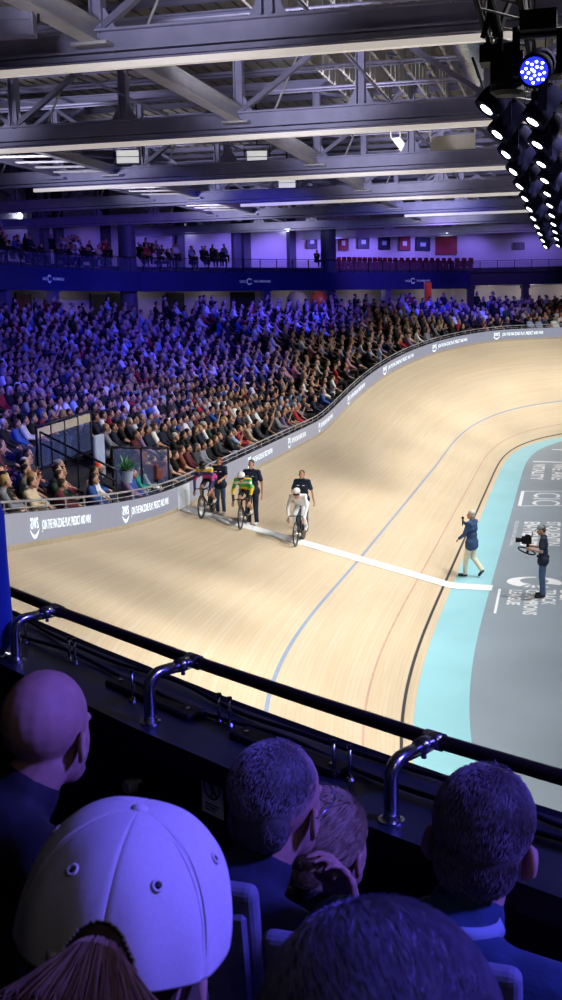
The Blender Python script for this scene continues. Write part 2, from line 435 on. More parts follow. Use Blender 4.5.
gd2 = [gd2[int(round(i*(len(gd2)-1)/59))] for i in range(60)]
st.grid([[(p.x, p.y, conc_z), (g[0], g[1], conc_z)] for p, g in zip(inner, gd2)], 0)
tag(st.build('floor_stands', m_terr), 'dark stepped terraces of the stand', 'stand', kind='structure')
# concourse back wall under the gallery
cw = MB(); cw.grid([[(x, y, 0), (x, y, 8.6)] for x, y in goff(3.4)], 0)
cwall = tag(cw.build('wall_concourse', m_conc), 'pale wall under the gallery behind the top row', 'wall', kind='structure')
def gpt(px, py, d): return at(px, py, d)
def along(u, d=0.0, pts=GP):
    """u metres along the gallery edge from its first point; d metres behind it"""
    P_ = goff(d, pts); acc = 0
    for i in range(len(pts)-1):
        L_ = math.hypot(pts[i+1][0]-pts[i][0], pts[i+1][1]-pts[i][1])
        if u <= acc+L_ or i == len(pts)-2:
            t_ = (u-acc)/L_; a, b_ = P_[i], P_[i+1]
            return Vector((a[0]+(b_[0]-a[0])*t_, a[1]+(b_[1]-a[1])*t_, 0)), math.atan2(pts[i+1][1]-pts[i][1], pts[i+1][0]-pts[i][0])
        acc += L_
GLEN = sum(math.hypot(GP[i+1][0]-GP[i][0], GP[i+1][1]-GP[i][1]) for i in range(len(GP)-1))
GU = np.arange(20, GLEN, .25)
GPX = np.array([pix(along(u)[0]+Vector((0, 0, 9.0)))[0] for u in GU])
def u_at(px): return float(GU[int(np.argmin(abs(GPX-px)))])
def UC(px, d=0.0):
    """gallery coordinate whose point d metres behind the edge shows at photo column px"""
    best = min(GU, key=lambda u: abs(pix(along(u, d)[0]+Vector((0, 0, 9.0)))[0]-px)); return float(best)
# gallery slab with banner fascia
gal = MB()
S0, S1 = GP, goff(9)
gal.grid([[(a[0], a[1], 8.62), (a[0], a[1], 9.62), (b_[0], b_[1], 9.62)] for a, b_ in zip(S0, S1)], 0, True)
gal.grid([[(a[0], a[1], 8.62), (b_[0], b_[1], 8.62)] for a, b_ in zip(S0, S1)], 1)
tag(gal.build('floor_gallery', [m_fas, m_hall], fix=False), 'upper gallery floor slab with a dark blue edge', 'gallery', kind='structure')
# banner hung on the gallery edge (ends at the step on the far side)
uend = u_at(470)
ban = MB(); us = list(np.arange(10, uend, 1.0))+[uend]
fr = [along(u, -.06)[0] for u in us]; bk = [along(u, -.02)[0] for u in us]
for z0, z1 in ((8.36, 9.72),):
    ban.grid([[(p.x, p.y, z0), (p.x, p.y, z1)] for p in fr], 0, True)
    ban.grid([[(p.x, p.y, z0), (q_.x, q_.y, z0)] for p, q_ in zip(fr, bk)], 0)
    ban.grid([[(p.x, p.y, z1), (q_.x, q_.y, z1)] for p, q_ in zip(fr, bk)], 0, True)
m_ban = mat('banner_blue', '#1c2a78', .7, var=.08, scale=.4)
banner = tag(ban.build('gallery_banner', m_ban, fix=False), 'long dark blue banner with small white logos along the gallery edge', 'banner')
T_U = text_mesh('UCI', .02); T_T = text_mesh('TRACK CHAMPIONS LEAGUE', .02)
for px in (52, 253, 416):
    u0 = u_at(px); t = MB(); g = 1.0 if px > 100 else .9
    def bp(x, z): p, _ = along(u0+x, -.075); return (p.x, p.y, 9.05+z)
    t.add([bp(-1.3+u*.5, -.08+.17*v) for u, v in T_U[0]], T_U[1])
    t.add([bp(-.05+u*1.5, -.07+.16*v) for u, v in T_T[0]], T_T[1])
    t.grid([[bp(-.45+.25*math.cos(a), .25*math.sin(a)), bp(-.45+.17*math.cos(a), .17*math.sin(a))] for a in np.linspace(.5, 5.8, 18)])
    t.build('logo', mat('logo_white', '#cfe0ff', .6, emit=.12), banner)
# glass balustrade: posts + panels
bal = empty('gallery_balustrade', (*GP[2], 9.62))
def lb(p): return Vector(p)-bal.location
tr = MB(); tr.tube([lb((along(u, .25)[0].x, along(u, .25)[0].y, 10.72)) for u in np.arange(12, GLEN-1, 1.0)], .03, 6); tr.build('handrail', m_dark, bal)
pnl = MB()
for u in np.arange(12, GLEN-2, 1.5):
    a, _ = along(u+.06, .25); b_, _ = along(u+1.44, .25)
    pnl.beam(lb((a.x, a.y, 10.18)), lb((b_.x, b_.y, 10.18)), .02, .9)
pnl.build('glass_panel', m_glass, bal)
pst = MB(); pst.box((-.03,-.03,0),(.03,.03,1.1)); pst.box((-.07,-.07,0),(.07,.07,.02)); pmesh = pst.mesh('post', m_dark)
n_ = 0
for u in np.arange(12, GLEN-1, 1.5):
    if n_ < 98 and u > 40: a, r = along(u, .25); link('post', pmesh, bal, lb((a.x, a.y, 9.62)), r); n_ += 1
tag(bal, 'glass balustrade with dark posts along the upper gallery', 'balustrade')
# hall walls behind the gallery
OUTP = goff(9.2)
hw = MB(); hw.grid([[(x, y, -.5), (x, y, 19)] for x, y in OUTP], 0)
hallw = tag(hw.build('wall_hall', m_hall), 'tall pale wall behind the upper gallery', 'wall', kind='structure')

# things on the hall wall
def on_wall(px, d=9.05, pts=None):
    u = UC(px, d); p, r = along(u, d); return p, r
def wall_z(p, py):
    # height at which the plan point p shows at photo row py
    zs = np.linspace(5, 20, 400); ys = [pix((p.x, p.y, z))[1] for z in zs]; return float(np.interp(-py, [-y for y in ys], zs))
m_maroon = mat('maroon', '#8a1230', .6); m_pic = mat('picture_dark', '#2b3050', .5, var=.5, scale=3); m_pane = mat('picture_light', '#b9c0d8', .4, var=.4, scale=2)
def wall_panel(px0, px1, py0, py1, name, label, catg, m, inset=None, group=None):
    p0, r = on_wall(px0); p1, _ = on_wall(px1); z1 = wall_z((p0+p1)/2, py0); z0 = wall_z((p0+p1)/2, py1)
    c = (p0+p1)/2; L_ = (p1-p0).length
    o = empty(name, (c.x, c.y, z0), math.atan2(p1.y-p0.y, p1.x-p0.x))
    b = MB(); b.box((-L_/2, -.08, 0), (L_/2, .0, z1-z0)); b.build('panel', m, o)
    f = MB(); w_ = .06
    for lo, hi in (((-L_/2-w_, -.1, -w_), (-L_/2, .0, z1-z0+w_)), ((L_/2, -.1, -w_), (L_/2+w_, .0, z1-z0+w_)), ((-L_/2, -.1, -w_), (L_/2, .0, 0)), ((-L_/2, -.1, z1-z0), (L_/2, .0, z1-z0+w_))): f.box(lo, hi)
    f.build('frame', m_dark, o)
    if inset:
        i_ = MB(); i_.box((-L_*.2, -.095, (z1-z0)*.3), (L_*.2, -.08, (z1-z0)*.62)); i_.build('inset', inset, o)
    tag(o, label, catg, group); return o
m_pl = mat('plaque_white', '#d8d8e0', .5)
for i, (a, b_, y0, y1, m, lab, ins) in enumerate([
    (307, 317, 234, 248, m_pic, 'dark blue picture on the gallery wall beside the round column', m_pane),
    (338, 347, 235, 250, m_maroon, 'maroon panel with a white badge, first past the gallery column', m_pl),
    (359, 370, 235, 248, m_pic, 'dark framed picture with a pale swoosh right after the first maroon panel', m_pane),
    (379, 389, 236, 249, m_pic, 'dark framed picture just before the second maroon panel', m_pane),
    (399, 408, 236, 250, m_maroon, 'second maroon panel with a white badge on the gallery wall', m_pl),
    (417, 428, 238, 250, m_pic, 'dark framed picture next to the wide maroon door', m_pane)]):
    wall_panel(a, b_, y0, y1, 'wall_panel', lab, 'picture' if m is m_pic else 'panel', m, ins)
wall_panel(435.5, 455.5, 237, 254, 'gallery_door', 'wide maroon double door under a lit emergency lamp', 'door', m_maroon)
wall_panel(514, 523, 243, 249, 'wall_screen', 'small dark screen on the pale far wall', 'screen', m_dark)
wall_panel(143, 151, 221, 224, 'wall_sign', 'small dark sign high on the gallery wall, nearer the round column', 'sign', m_dark)
wall_panel(164, 171, 220, 223, 'wall_sign', 'small dark sign high on the gallery wall, farther from the round column', 'sign', m_dark)
# dark pilasters on the hall wall
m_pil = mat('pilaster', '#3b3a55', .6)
for px in (37, 48, 60, 109, 181, 238, 248, 293):
    p, r = on_wall(px, 9.0); b = MB(); b.box((-.35, -.25, -9.6), (.35, .2, 9)); b.box((-.5, -.3, -.1), (.5, .22, .25))
    o = b.build('pilaster', m_pil); o.location = (p.x, p.y, 9.62); o.rotation_euler = (0, 0, r); tag(o, kind='structure')
# emergency lamps
m_lamp = mat('lamp_glow', '#ffffff', .4, emit=9, ecol='#dfe9ff', var=0)
for px, py, lab in ((24, 216, 'small lit emergency lamp on the gallery wall above two standing silhouettes'), (194, 229, 'small lit emergency lamp on the bare gallery wall between the dark pilasters'),
                    (288, 229, 'small lit emergency lamp beside the dark blue picture'), (447, 231, 'small lit emergency lamp over the wide maroon door')):
    p, r = on_wall(px, 8.9); z = wall_z(p, py); o = empty('emergency_lamp', (p.x, p.y, z-.2), r)
    b = MB(); b.box((-.45, -.12, .42), (.45, .12, .75)); b.build('housing', m_dark, o); b = MB(); b.ell((0, -.1, .2), (.26, .15, .22)); b.build('lens', m_lamp, o, True)
    tag(o, lab, 'lamp')
# round columns through both levels
m_col = mat('column_blue', '#4a4a6e', .55)
for px, lab in ((129, 'round gallery column beside the seated upper crowd'), (330, 'round gallery column in front of the pictures')):
    u = UC(px, 1.0); p, r = along(u, 1.0); b = MB(); b.lathe([(.62, conc_z), (.62, 13.2), (.8, 13.25), (.8, 13.5)], seg=28); b.lathe([(.72, 9.6), (.72, 9.9)], seg=28)
    o = b.build('column', m_col, smooth=False); o.location = (p.x, p.y, 0); tag(o, lab, 'column', kind='structure')
# concourse doors, pillars
for px, w_, lab in ((23, 1.7, 'dark red doorway at the near end of the concourse'), (98, 1.8, 'dark doorway in the concourse wall beside the round column'), (118, 1.4, 'narrow dark doorway close by the round column'), (174, 1.5, 'dark doorway midway along the concourse wall'), (243, 2.0, 'wide dark doorway before the balloons')):
    u = UC(px, 3.2); p, r = along(u, 3.25); o = empty('concourse_doorway', (p.x, p.y, conc_z), r)
    b = MB(); b.box((-w_/2, -.04, 0), (w_/2, .1, 2.0)); b.build('door', m_doord if px > 30 else m_maroon, o)
    b = MB(); b.box((-w_/2-.1, -.06, 0), (-w_/2, .1, 2.1)); b.box((w_/2, -.06, 0), (w_/2+.1, .1, 2.1)); b.box((-w_/2-.1, -.06, 2.0), (w_/2+.1, .1, 2.1)); b.build('frame', m_dark, o)
    tag(o, lab, 'doorway')
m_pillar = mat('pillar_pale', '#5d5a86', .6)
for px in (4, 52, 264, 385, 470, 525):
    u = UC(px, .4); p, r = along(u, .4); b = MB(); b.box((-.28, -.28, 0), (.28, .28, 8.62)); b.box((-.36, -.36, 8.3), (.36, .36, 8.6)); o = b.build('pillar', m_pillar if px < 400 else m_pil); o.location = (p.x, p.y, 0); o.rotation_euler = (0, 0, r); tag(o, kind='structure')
# ================================================================== ROOF
TY = [13.9, 26.6, 38.7, 51.2, 63.2, 75.3, 87.4, 99.5]
ZB, ZT, XL, XR = 13.28, 16.6, -40, 34
m_deck = mat('roof_deck', '#8d867c', .8, var=.1, scale=.5)
dk = MB()
for i in range(int((XR-XL)/.6)):
    x = XL+i*.6; dk.box((x, -5, 17.3), (x+.42, 116, 17.34)); dk.box((x+.42, -5, 17.38), (x+.6, 116, 17.42))
tag(dk.build('ceiling_deck', m_deck, fix=False), 'beige ribbed roof deck above the trusses', 'ceiling', kind='structure')
sk = MB(); sk.box((XL, -5, 17.6), (XR, 116, 17.7)); tag(sk.build('roof_skin', m_dark), 'dark outer roof skin', 'roof', kind='structure')
pu = MB()
for k in range(38): pu.ibeam((XL, -2+3.1*k, 17.15), (XR, -2+3.1*k, 17.15), .14, .26, .02)
tag(pu.build('ceiling_purlins', m_steeld, fix=False), 'grey purlins under the roof deck', 'roof', kind='structure')
vm = MB(); vm.ibeam((0,0,ZB+.3), (0,0,ZT-.2), .34, .30, .04); vmesh = vm.mesh('vertical', m_steel)
STEP = 4.15
dm = MB(); dm.beam((0,0,ZT-.25), (STEP,0,ZB+.25), .16, .22, 0, (0,1,0)); dmesh = dm.mesh('diagonal', m_steeld)
dm2 = MB(); dm2.beam((0,0,ZB+.25), (STEP,0,ZT-.25), .16, .22, 0, (0,1,0)); dmesh2 = dm2.mesh('diagonal', m_steeld)
gm = MB(); gm.add([(-.5,-.03,ZB+.2),(.5,-.03,ZB+.2),(.2,-.03,ZB+.75),(-.2,-.03,ZB+.75),(-.5,.03,ZB+.2),(.5,.03,ZB+.2),(.2,.03,ZB+.75),(-.2,.03,ZB+.75)], [(0,1,2,3),(7,6,5,4),(0,4,5,1),(1,5,6,2),(2,6,7,3),(3,7,4,0)]); gmesh = gm.mesh('gusset_plate', m_steel)
tn = MB(); tn.tube([(0,0,ZB+.2),(.9,.35,ZT-1.0)], .035, 6); tmesh = tn.mesh('tie_rod', m_beam)
for i, y in enumerate(TY):
    o = empty('roof_truss', (0, y, 0))
    c = MB(); c.ibeam((XL,0,ZB), (XR,0,ZB), .42, .52, .05); c.box((XL,-.16,ZB-.42),(XR,.16,ZB-.30)); c.build('bottom_chord', m_steel, o, fix=False)
    c = MB(); c.ibeam((XL,0,ZT), (XR,0,ZT), .40, .45, .05); c.build('top_chord', m_steel, o, fix=False)
    x0 = -10.95-STEP*7; j = 0
    while x0 < XR-1:
        link('vertical', vmesh, o, (x0,0,0)); link('gusset_plate', gmesh, o, (x0,0,0))
        if x0+STEP < XR: link('diagonal', dmesh if (j % 2 == 0) else dmesh2, o, (x0,0,0))
        if j % 2: link('tie_rod', tmesh, o, (x0+1.2,0,0))
        x0 += STEP; j += 1
    tag(o, ['roof truss overhead nearest the camera', 'deep steel roof truss closest in view across the top', 'second steel roof truss in view from the camera', 'third steel roof truss in view from the camera', 'fourth steel roof truss in view from the camera', 'fifth steel roof truss in view, above the gallery front', 'sixth steel roof truss in view, over the gallery', 'last steel roof truss against the far wall'][i], 'roof truss', 'steel roof trusses')
# white strips hung under the chords; their brightness is an added glow
m_strip = mat('strip_added_glow', '#e8e4de', .4, emit=.42, ecol='#fff4ea', var=.05)
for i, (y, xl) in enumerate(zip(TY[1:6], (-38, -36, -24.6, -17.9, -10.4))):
    o = empty('linear_white_strip', (0, y-.15, 12.62))
    b = MB(); b.box((xl,-.09,0),(XR,.09,.15)); b.build('strip_body', m_strip, o)
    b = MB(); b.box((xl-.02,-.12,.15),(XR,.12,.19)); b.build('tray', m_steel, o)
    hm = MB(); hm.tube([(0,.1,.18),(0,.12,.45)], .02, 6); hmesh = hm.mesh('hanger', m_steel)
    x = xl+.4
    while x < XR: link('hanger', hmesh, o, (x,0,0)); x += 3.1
    tag(o, 'long white strip under the '+('closest', 'second', 'third', 'fourth', 'fifth')[i]+' roof truss in view', 'light strip', 'linear white strips under the trusses')
# longitudinal beams
for x, w_, h_, m, yl, lab in ((-11.0, .42, .5, m_beam, 94, 'pale steel beam running lengthways between the trusses, over the track edge'), (-20.6, .3, .36, m_beam, 84, 'inner rail of the ladder bracing over the stand'), (-23.4, .26, .3, m_steel, 82, 'outer rail of the ladder bracing over the stand'), (8.5, .42, .5, m_beam, 105, 'pale lengthways steel beam above the infield')):
    b = MB(); b.ibeam((0,0,0), (0,yl,0), w_, h_, .05)
    for y in [t_ for t_ in TY if t_ < yl]: b.box((-.45, y-.5, -.32), (.45, y+.5, -.25))
    o = b.build('lengthways_beam', m, fix=False); o.location = (x, 0, ZB+.18); tag(o, lab, 'beam')
br = MB()
for k in range(30): br.beam((-23.4, 24+1.9*k, ZB+.15), (-20.6, 24+1.9*k+.7, ZB+.15), .09, .09)
tag(br.build('bracing_rungs', m_beam, fix=False), 'thin rungs of the ladder bracing over the stand', 'bracing', kind='structure')
br = MB()
for i, (a, b_) in enumerate(zip(TY[:-1], TY[1:])):
    for x0 in (-31, -11, 8.5, 20):
        br.beam((x0, a, ZT-.3), (x0+9, b_, ZT-.3), .1, .1); br.beam((x0+9, a, ZT-.3), (x0, b_, ZT-.3), .1, .1)
    for x0 in (-15, -6.5, 2.5, 13): br.beam((x0, a, 14.3), (x0, b_, 14.3), .07, .07)
    for y in (a+4, a+8): br.tube([(-30, y, 15.66), (30, y, 15.66)], .05, 6); br.tube([(-30, y+.3, 15.6), (30, y+.3, 15.6)], .035, 6)
tag(br.build('ceiling_bracing', m_steel, fix=False), 'cross bracing and thin pipes up among the trusses', 'roof', kind='structure')
# pale slatted acoustic baffles between trusses
bf = MB(); m_baf = mat('baffle', '#b9b2ad', .7, var=.08)
for a, b_ in zip(TY[1:3], TY[2:4]):
    for x in np.arange(-9.3, -4.2, .8):
        for y in np.arange(a+2.2, b_-.4, 1.15): bf.box((x, y, 15.7), (x+.1, y+.9, 16.6))
tag(bf.build('ceiling_baffles', m_baf, fix=False), 'pale hanging sound baffles under the roof deck', 'ceiling', kind='structure')
# silver spiral duct
m_duct = mat('duct', '#c2c6d0', .32, .75, var=.08)
d = MB(); prof = []
for k in range(230):
    z = k*.33; prof += [(.46, z), (.46, z+.24), (.485, z+.27), (.485, z+.31)]
d.lathe(prof, Matrix.Rotation(-PI/2, 4, 'X'), 28); o = d.build('spiral_duct', m_duct, smooth=False); o.location = (-3.2, 20, 15.0); tag(o, 'silver ribbed air duct running lengthways under the roof', 'duct')
# square floodlights fixed to the roof
m_flood = mat('flood_face', '#efeee8', .4, emit=.55, ecol='#ffffff', var=.03)  # the lamps are off; the brightness of their faces is an added glow
for px, py, D, lab in ((128, 157, 47, 'square white floodlight hung under the roof over the stand'), (257, 157, 52, 'wide white floodlight under the roof on its bent bracket'), (287, 183, 62, 'white floodlight tucked behind the third white strip'), (10, 22, 24, 'open-framed floodlight high at the near edge of the roof')):
    p = at(px, py, D); o = empty('roof_floodlight', p, .3)
    b = MB(); b.box((-.5,-.1,-.28),(.5,.3,.28)); b.build('housing', m_steeld, o)
    for z in (-.25, .02): b = MB(); b.box((-.45,-.13,z),(.45,-.1,z+.23)); b.build('lamp_face', m_flood if px > 50 else m_steeld, o)
    b = MB(); b.tube([(-.58,.1,0),(-.58,.15,.55),(.58,.15,.55),(.58,.1,0)], .035, 6); b.tube([(0,.15,.55),(0,.15,max(1.2, 16.4-p.z))], .04, 6); b.build('bracket', m_dark, o)
    o.rotation_euler = (.55, 0, HD)
    o.rotation_euler = (0, 0, HD); tag(o, lab, 'floodlight')
# pale panels hung between the trusses
m_board = mat('hung_board', '#fbf2de', .7, var=.04)
for quad, D, lab in ((((430,137),(475,133),(476,155),(431,158)), 53, 'large pale beige board hung below the roof'), (((391,138),(400,137),(416,156),(405,157)), 54, 'narrow slanted pale board beside the large hung board')):
    b = MB(); ps = [at(x, y, D) for x, y in quad]; qs = [Vector(p)+Vector((0,.12,.0)) for p in ps]
    b.add(ps+qs, [(3,2,1,0),(4,5,6,7),(0,1,5,4),(1,2,6,5),(2,3,7,6),(3,0,4,7)]); c = sum(ps, Vector())/4
    b.tube([ps[0], ps[0]+Vector((0,0,1.2))], .03, 6); b.tube([ps[1], ps[1]+Vector((0,0,1.2))], .03, 6)
    o = b.build('hung_board', m_board); tag(o, lab, 'board')

# ================================================================== LIGHTING TRUSS with moving lights
lt = empty('lighting_truss', (-.7, 8, 9.75)); m_blk = mat('black_metal', '#0c0c14', .6, 0, var=.2, spec=.2)
b = MB()
for x, z in ((-.2,0),(.2,0),(-.2,.4),(.2,.4)): b.tube([(x,0,z),(x,42,z)], .03, 8)
b.build('chords', m_blk, lt, True)
b = MB()
for k in range(70):
    y = k*.6; s_ = 1 if k % 2 else -1
    b.tube([(-.2,y,0 if s_>0 else .4),(-.2,y+.6,.4 if s_>0 else 0)], .014, 5); b.tube([(.2,y,0 if s_<0 else .4),(.2,y+.6,.4 if s_<0 else 0)], .014, 5); b.tube([(-.2,y,0),(.2,y+.6,0)], .014, 5)
b.build('lattice', m_blk, lt)
for k in range(5):
    b = MB(); y = 5+k*8.6
    for x in (-.2,.2): b.tube([(x,y,.4),(0,y,1.6),(0,y,6.6)], .014, 5)
    b.build('hanging_cable', m_blk, lt)
b = MB(); random.seed(3)
for k in range(6):
    b.tube([(-.2+.08*k+.10*math.sin(j*.9+k*1.7), 4.1+.06*k+.08*math.cos(j+k), -.15+.22*j) for j in range(12)], .03, 6)
b.build('cable_loom', m_blk, lt)
tag(lt, 'black lighting truss hung lengthways under the roof, carrying the row of stage lights', 'lighting truss')
# tall speaker-like dark box on the truss above the first lamp
sb = empty('hanging_power_box', (-.66, 12.35, 9.1)); b = MB(); b.box((-.16,-.18,.05),(.16,.18,.36)); b.lathe([(.12,-.04),(.17,.0),(.17,.05)], None, 20); b.box((-.1,-.1,.36),(-.05,.1,.6)); b.box((.05,-.1,.36),(.1,.1,.6)); b.build('case', m_blk, sb)
b = MB(); b.tube([(-.26,-.25,.1),(-.33,-.25,.3),(-.33,.25,.3),(-.26,.25,.1)], .015, 6); b.build('cable', m_blk, sb); tag(sb, 'dark box with looped cables on the near end of the lighting truss', 'power box')
m_lens = mat('lens_white', '#ffffff', .2, emit=7, ecol='#eaf0ff', var=0); m_lensb = mat('lens_blue', '#1020ff', .2, emit=2.2, ecol='#2028ff', var=.0)
m_case = mat('lamp_case', '#0b0b26', .85, .0, var=.15, spec=.05)
def lamp_head(o, d, lens, r=.15, ln_=.44):
    d = Vector(d).normalized(); q = d.to_track_quat('Z', 'Y').to_matrix().to_4x4(); q.translation = Vector((0,0,-.42))
    h = MB(); h.lathe([(r*.6,-ln_*.55),(r*.95,-ln_*.45),(r,-ln_*.1),(r*.92,.0),(r*1.02,ln_*.1),(r*1.05,ln_*.5),(r*.96,ln_*.5),(r*.93,ln_*.44)], q, 20)
    hh = h.build('lamp_head', m_case, o, True)
    l_ = MB(); rl = r*.5 if lens is m_lens else r*.86
    l_.lathe([(.005,ln_*.47),(rl,ln_*.47),(rl,ln_*.50),(.005,ln_*.505)], q, 20)
    if lens is not m_lens:
        for k in range(19): a = k*2.4; rr = rl*.9*math.sqrt(k/19); l_.ell(q @ Vector((rr*math.cos(a), rr*math.sin(a), ln_*.51)), (.014,.014,.012), None, 1, 8, 6)
    le = l_.build('lens', [lens, m_lens], hh); le['label'] = 'glowing lens'
    h2 = MB(); h2.lathe([(rl,ln_*.46),(r*.97,ln_*.46),(r*.97,ln_*.485),(rl,ln_*.485)], q, 20); h2.build('lens_ring', m_case, hh)
spots = []
ys = [13.0, 14.9, 16.9, 19.1, 21.5, 24.0, 26.7, 29.6, 32.8, 36.2, 40, 44.5]
for i, y in enumerate(ys):
    o = empty('moving_head_light', (-.78, y, 9.62))
    b = MB(); b.box((-.2,-.17,-.12),(.2,.17,.06)); b.box((-.16,-.05,.06),(-.08,.05,.10)); b.build('base', m_blk, o)
    b = MB()
    for y_ in (-.2,.2): b.box((-.05,y_-.03,-.5),(.05,y_+.03,-.1))
    b.box((-.07,-.22,-.14),(.07,.22,-.08)); b.build('yoke', m_case, o)
    dirv = (-.60, -.22, -.77)
    lamp_head(o, dirv, m_lens)
    tag(o, ('nearest dark moving stage light on the track side of the lighting truss, white lens' if i == 0 else ORD[i]+' moving stage light from the near end, track side of the lighting truss'), 'stage light', 'moving lights on the lighting truss')
for i, y in enumerate(ys):
    o = empty('moving_head_light', (-.34, y-.95 if i else 11.7, 9.62))
    b = MB(); b.box((-.2,-.17,-.12),(.2,.17,.06)); b.build('base', m_blk, o)
    b = MB()
    for y_ in (-.2,.2): b.box((-.05,y_-.03,-.5),(.05,y_+.03,-.1))
    b.box((-.05,-.23,-.14),(.05,.23,-.09)); b.build('yoke', m_case, o); lamp_head(o, (-.52, -.18, -.82) if i else (-.90,.12,-.34), m_lens if i else m_lensb)
    if i == 0: o.rotation_euler = (0, 0, PI/2)
    tag(o, 'stage light glowing blue towards the seats, near end of the lighting truss' if i == 0 else ORD[i]+' dark stage light along the infield side of the lighting truss', 'stage light', 'moving lights on the infield side of the truss')

# ================================================================== LIGHTS
def light(kind, name, p, energy, col=(1,1,1), target=None, size=1, spot=None, blend=.5, size_y=None):
    l = bpy.data.lights.new(name, kind); l.energy = energy; l.color = col
    if kind == 'AREA':
        l.size = size
        if size_y: l.shape = 'RECTANGLE'; l.size_y = size_y
    elif kind in ('SPOT', 'POINT'): l.shadow_soft_size = size
    if kind == 'AREA' and spot: l.spread = math.radians(spot)
    elif spot: l.spot_size = math.radians(spot); l.spot_blend = blend
    o = bpy.data.objects.new(name, l); C.objects.link(o); o.location = p
    if target is not None: o.rotation_euler = (Vector(target)-Vector(p)).to_track_quat('-Z', 'Y').to_euler()
    return o
WARM = (1, .97, .93); FLOOD = 360
for i, s_ in enumerate(np.arange(-17, 50, 5.5)):
    p, q = tp(s_, -4.6), tp(s_, 3.9 if s_ < 22 else 3.4); e = FLOOD*(1 if s_ < 16 else .9 if s_ < 28 else .8)
    light('AREA', 'track_flood', (p.x, p.y, 12.4), e, WARM, q, 1.2, spot=72)
for i, (x, y) in enumerate([(9, 22), (11, 40), (12, 56)]):
    light('AREA', 'infield_flood', (x, y, 12.4), 480, (.95, .98, 1), (x-4, y, 0), 1.6, spot=110)
BL = (.055, .05, 1)
for p, tgt, e in [((-9, 20, 12), (-20, 27, 3.5), 7000), ((-9, 31, 12), (-21, 40, 4), 7500), ((-9, 43, 12), (-22, 53, 4.5), 9500), ((-9, 55, 12), (-22, 68, 5), 10500), ((-4, 62, 12), (-11, 80, 5), 7500)]:
    light('SPOT', 'stand_blue_wash', p, e, BL, tgt, .4, 66, .9)
for px, e in ((-20, 60), (25, 75), (70, 100), (115, 120), (160, 150), (205, 230), (250, 420), (295, 600), (340, 650), (385, 600), (430, 450), (480, 330), (540, 300)):
    u = UC(px, 6.0); p, _ = along(u, 6.0); q, _ = along(u, 9.2)
    light('SPOT', 'gallery_wash', (p.x, p.y, 12.7), e*1.25, (.27, .19, 1), (q.x, q.y, 10.0), .4, 120, .6)
for p, tgt, e in [((-7, 84, 12.2), (-16, 97, 9.4), 2600), ((-16, 66, 12.2), (-29, 77, 8.6), 1800), ((-20, 52, 12.2), (-31, 62, 8.6), 900), ((-2, 92, 12.2), (-6, 103, 9.2), 900)]:
    light('SPOT', 'gallery_front_fill', p, e, (.45, .22, 1), tgt, .4, 55, .8)  # added spots that brighten the gallery seats and banner from the front
light('SPOT', 'balloon_fill', (-6, 62, 12), 2200, (1, .9, .8), at(306, 301, 80), .2, 7, .6)  # spot added only to brighten the balloons
# added spots between the trusses, brightening steel and deck
for y in (15.6, 28.4, 40.5, 53, 65, 77):
    for x in (-22, -9, 4, 17):
        light('SPOT', 'truss_fill', (x, y, 12.2), 2500, (.86,.85,1), (x, y+9, 16.3), .5, 56, .6)
for px, e in ((15, 11), (80, 11), (150, 12), (220, 14), (300, 14), (370, 18), (440, 24), (490, 34), (530, 40), (575, 40)):
    u = UC(px, 1.6); p, _ = along(u, 1.6); light('POINT', 'concourse_fill', (p.x, p.y, 8.15), e, (.9, .88, 1), size=.12)  # point lights added under the gallery to brighten the concourse wall
light('SPOT', 'near_stand_blue', (3.8, 2.0, 9.2), 2300, (.12, .10, 1), (-.2, 1.6, 6.2), .3, 70, .8)
light('SPOT', 'near_stand_top', (2.4, 1.2, 10.0), 70, (.20, .13, 1), (-.2, 1.4, 6.2), .3, 70, .8)
light('SPOT', 'near_stand_white', (2.0, -1.1, 9.3), 26, (1, .95, .92), (-.5, 1.9, 5.8), .5, 62, .8)
wd = bpy.data.worlds.new('world'); bpy.context.scene.world = wd; wd.use_nodes = True
wd.node_tree.nodes['Background'].inputs[0].default_value = (.05,.055,.12,1); wd.node_tree.nodes['Background'].inputs[1].default_value = .12
sc = bpy.context.scene; sc.view_settings.view_transform = 'Standard'; sc.view_settings.look = 'None'; sc.view_settings.gamma = 1; sc.view_settings.exposure = 0
try: sc.view_settings.use_curve_mapping = False
except Exception: pass
sc.cycles.max_bounces = 6; sc.cycles.diffuse_bounces = 4; sc.cycles.transparent_max_bounces = 24; sc.cycles.use_denoising = True; sc.cycles.sample_clamp_indirect = 8
# ================================================================== PEOPLE
m_skin = mat('skin', '#c99a82', .55, var=.06, scale=9)
m_skind = mat('skin_darker', '#b5836a', .55, var=.06, scale=9)  # darker skin tone, used for the first cyclist
m_lip = mat('lip', '#a3605a', .5); m_eye = mat('eye', '#241c1a', .3)
m_cloth = mat('cloth_by_object', '#ffffff', .85, var=.12, scale=14, objcol=True)
m_hairc = mat('hair_by_object', '#ffffff', .6, var=.3, scale=40, objcol=True)
m_navy = mat('navy_cloth', '#1d2740', .85, var=.15, scale=12)
m_jean = mat('denim', '#4a6488', .85, var=.18, scale=20)
m_shoe = mat('shoe_white', '#d8d8d8', .6); m_shoed = mat('shoe_dark', '#20242c', .5)

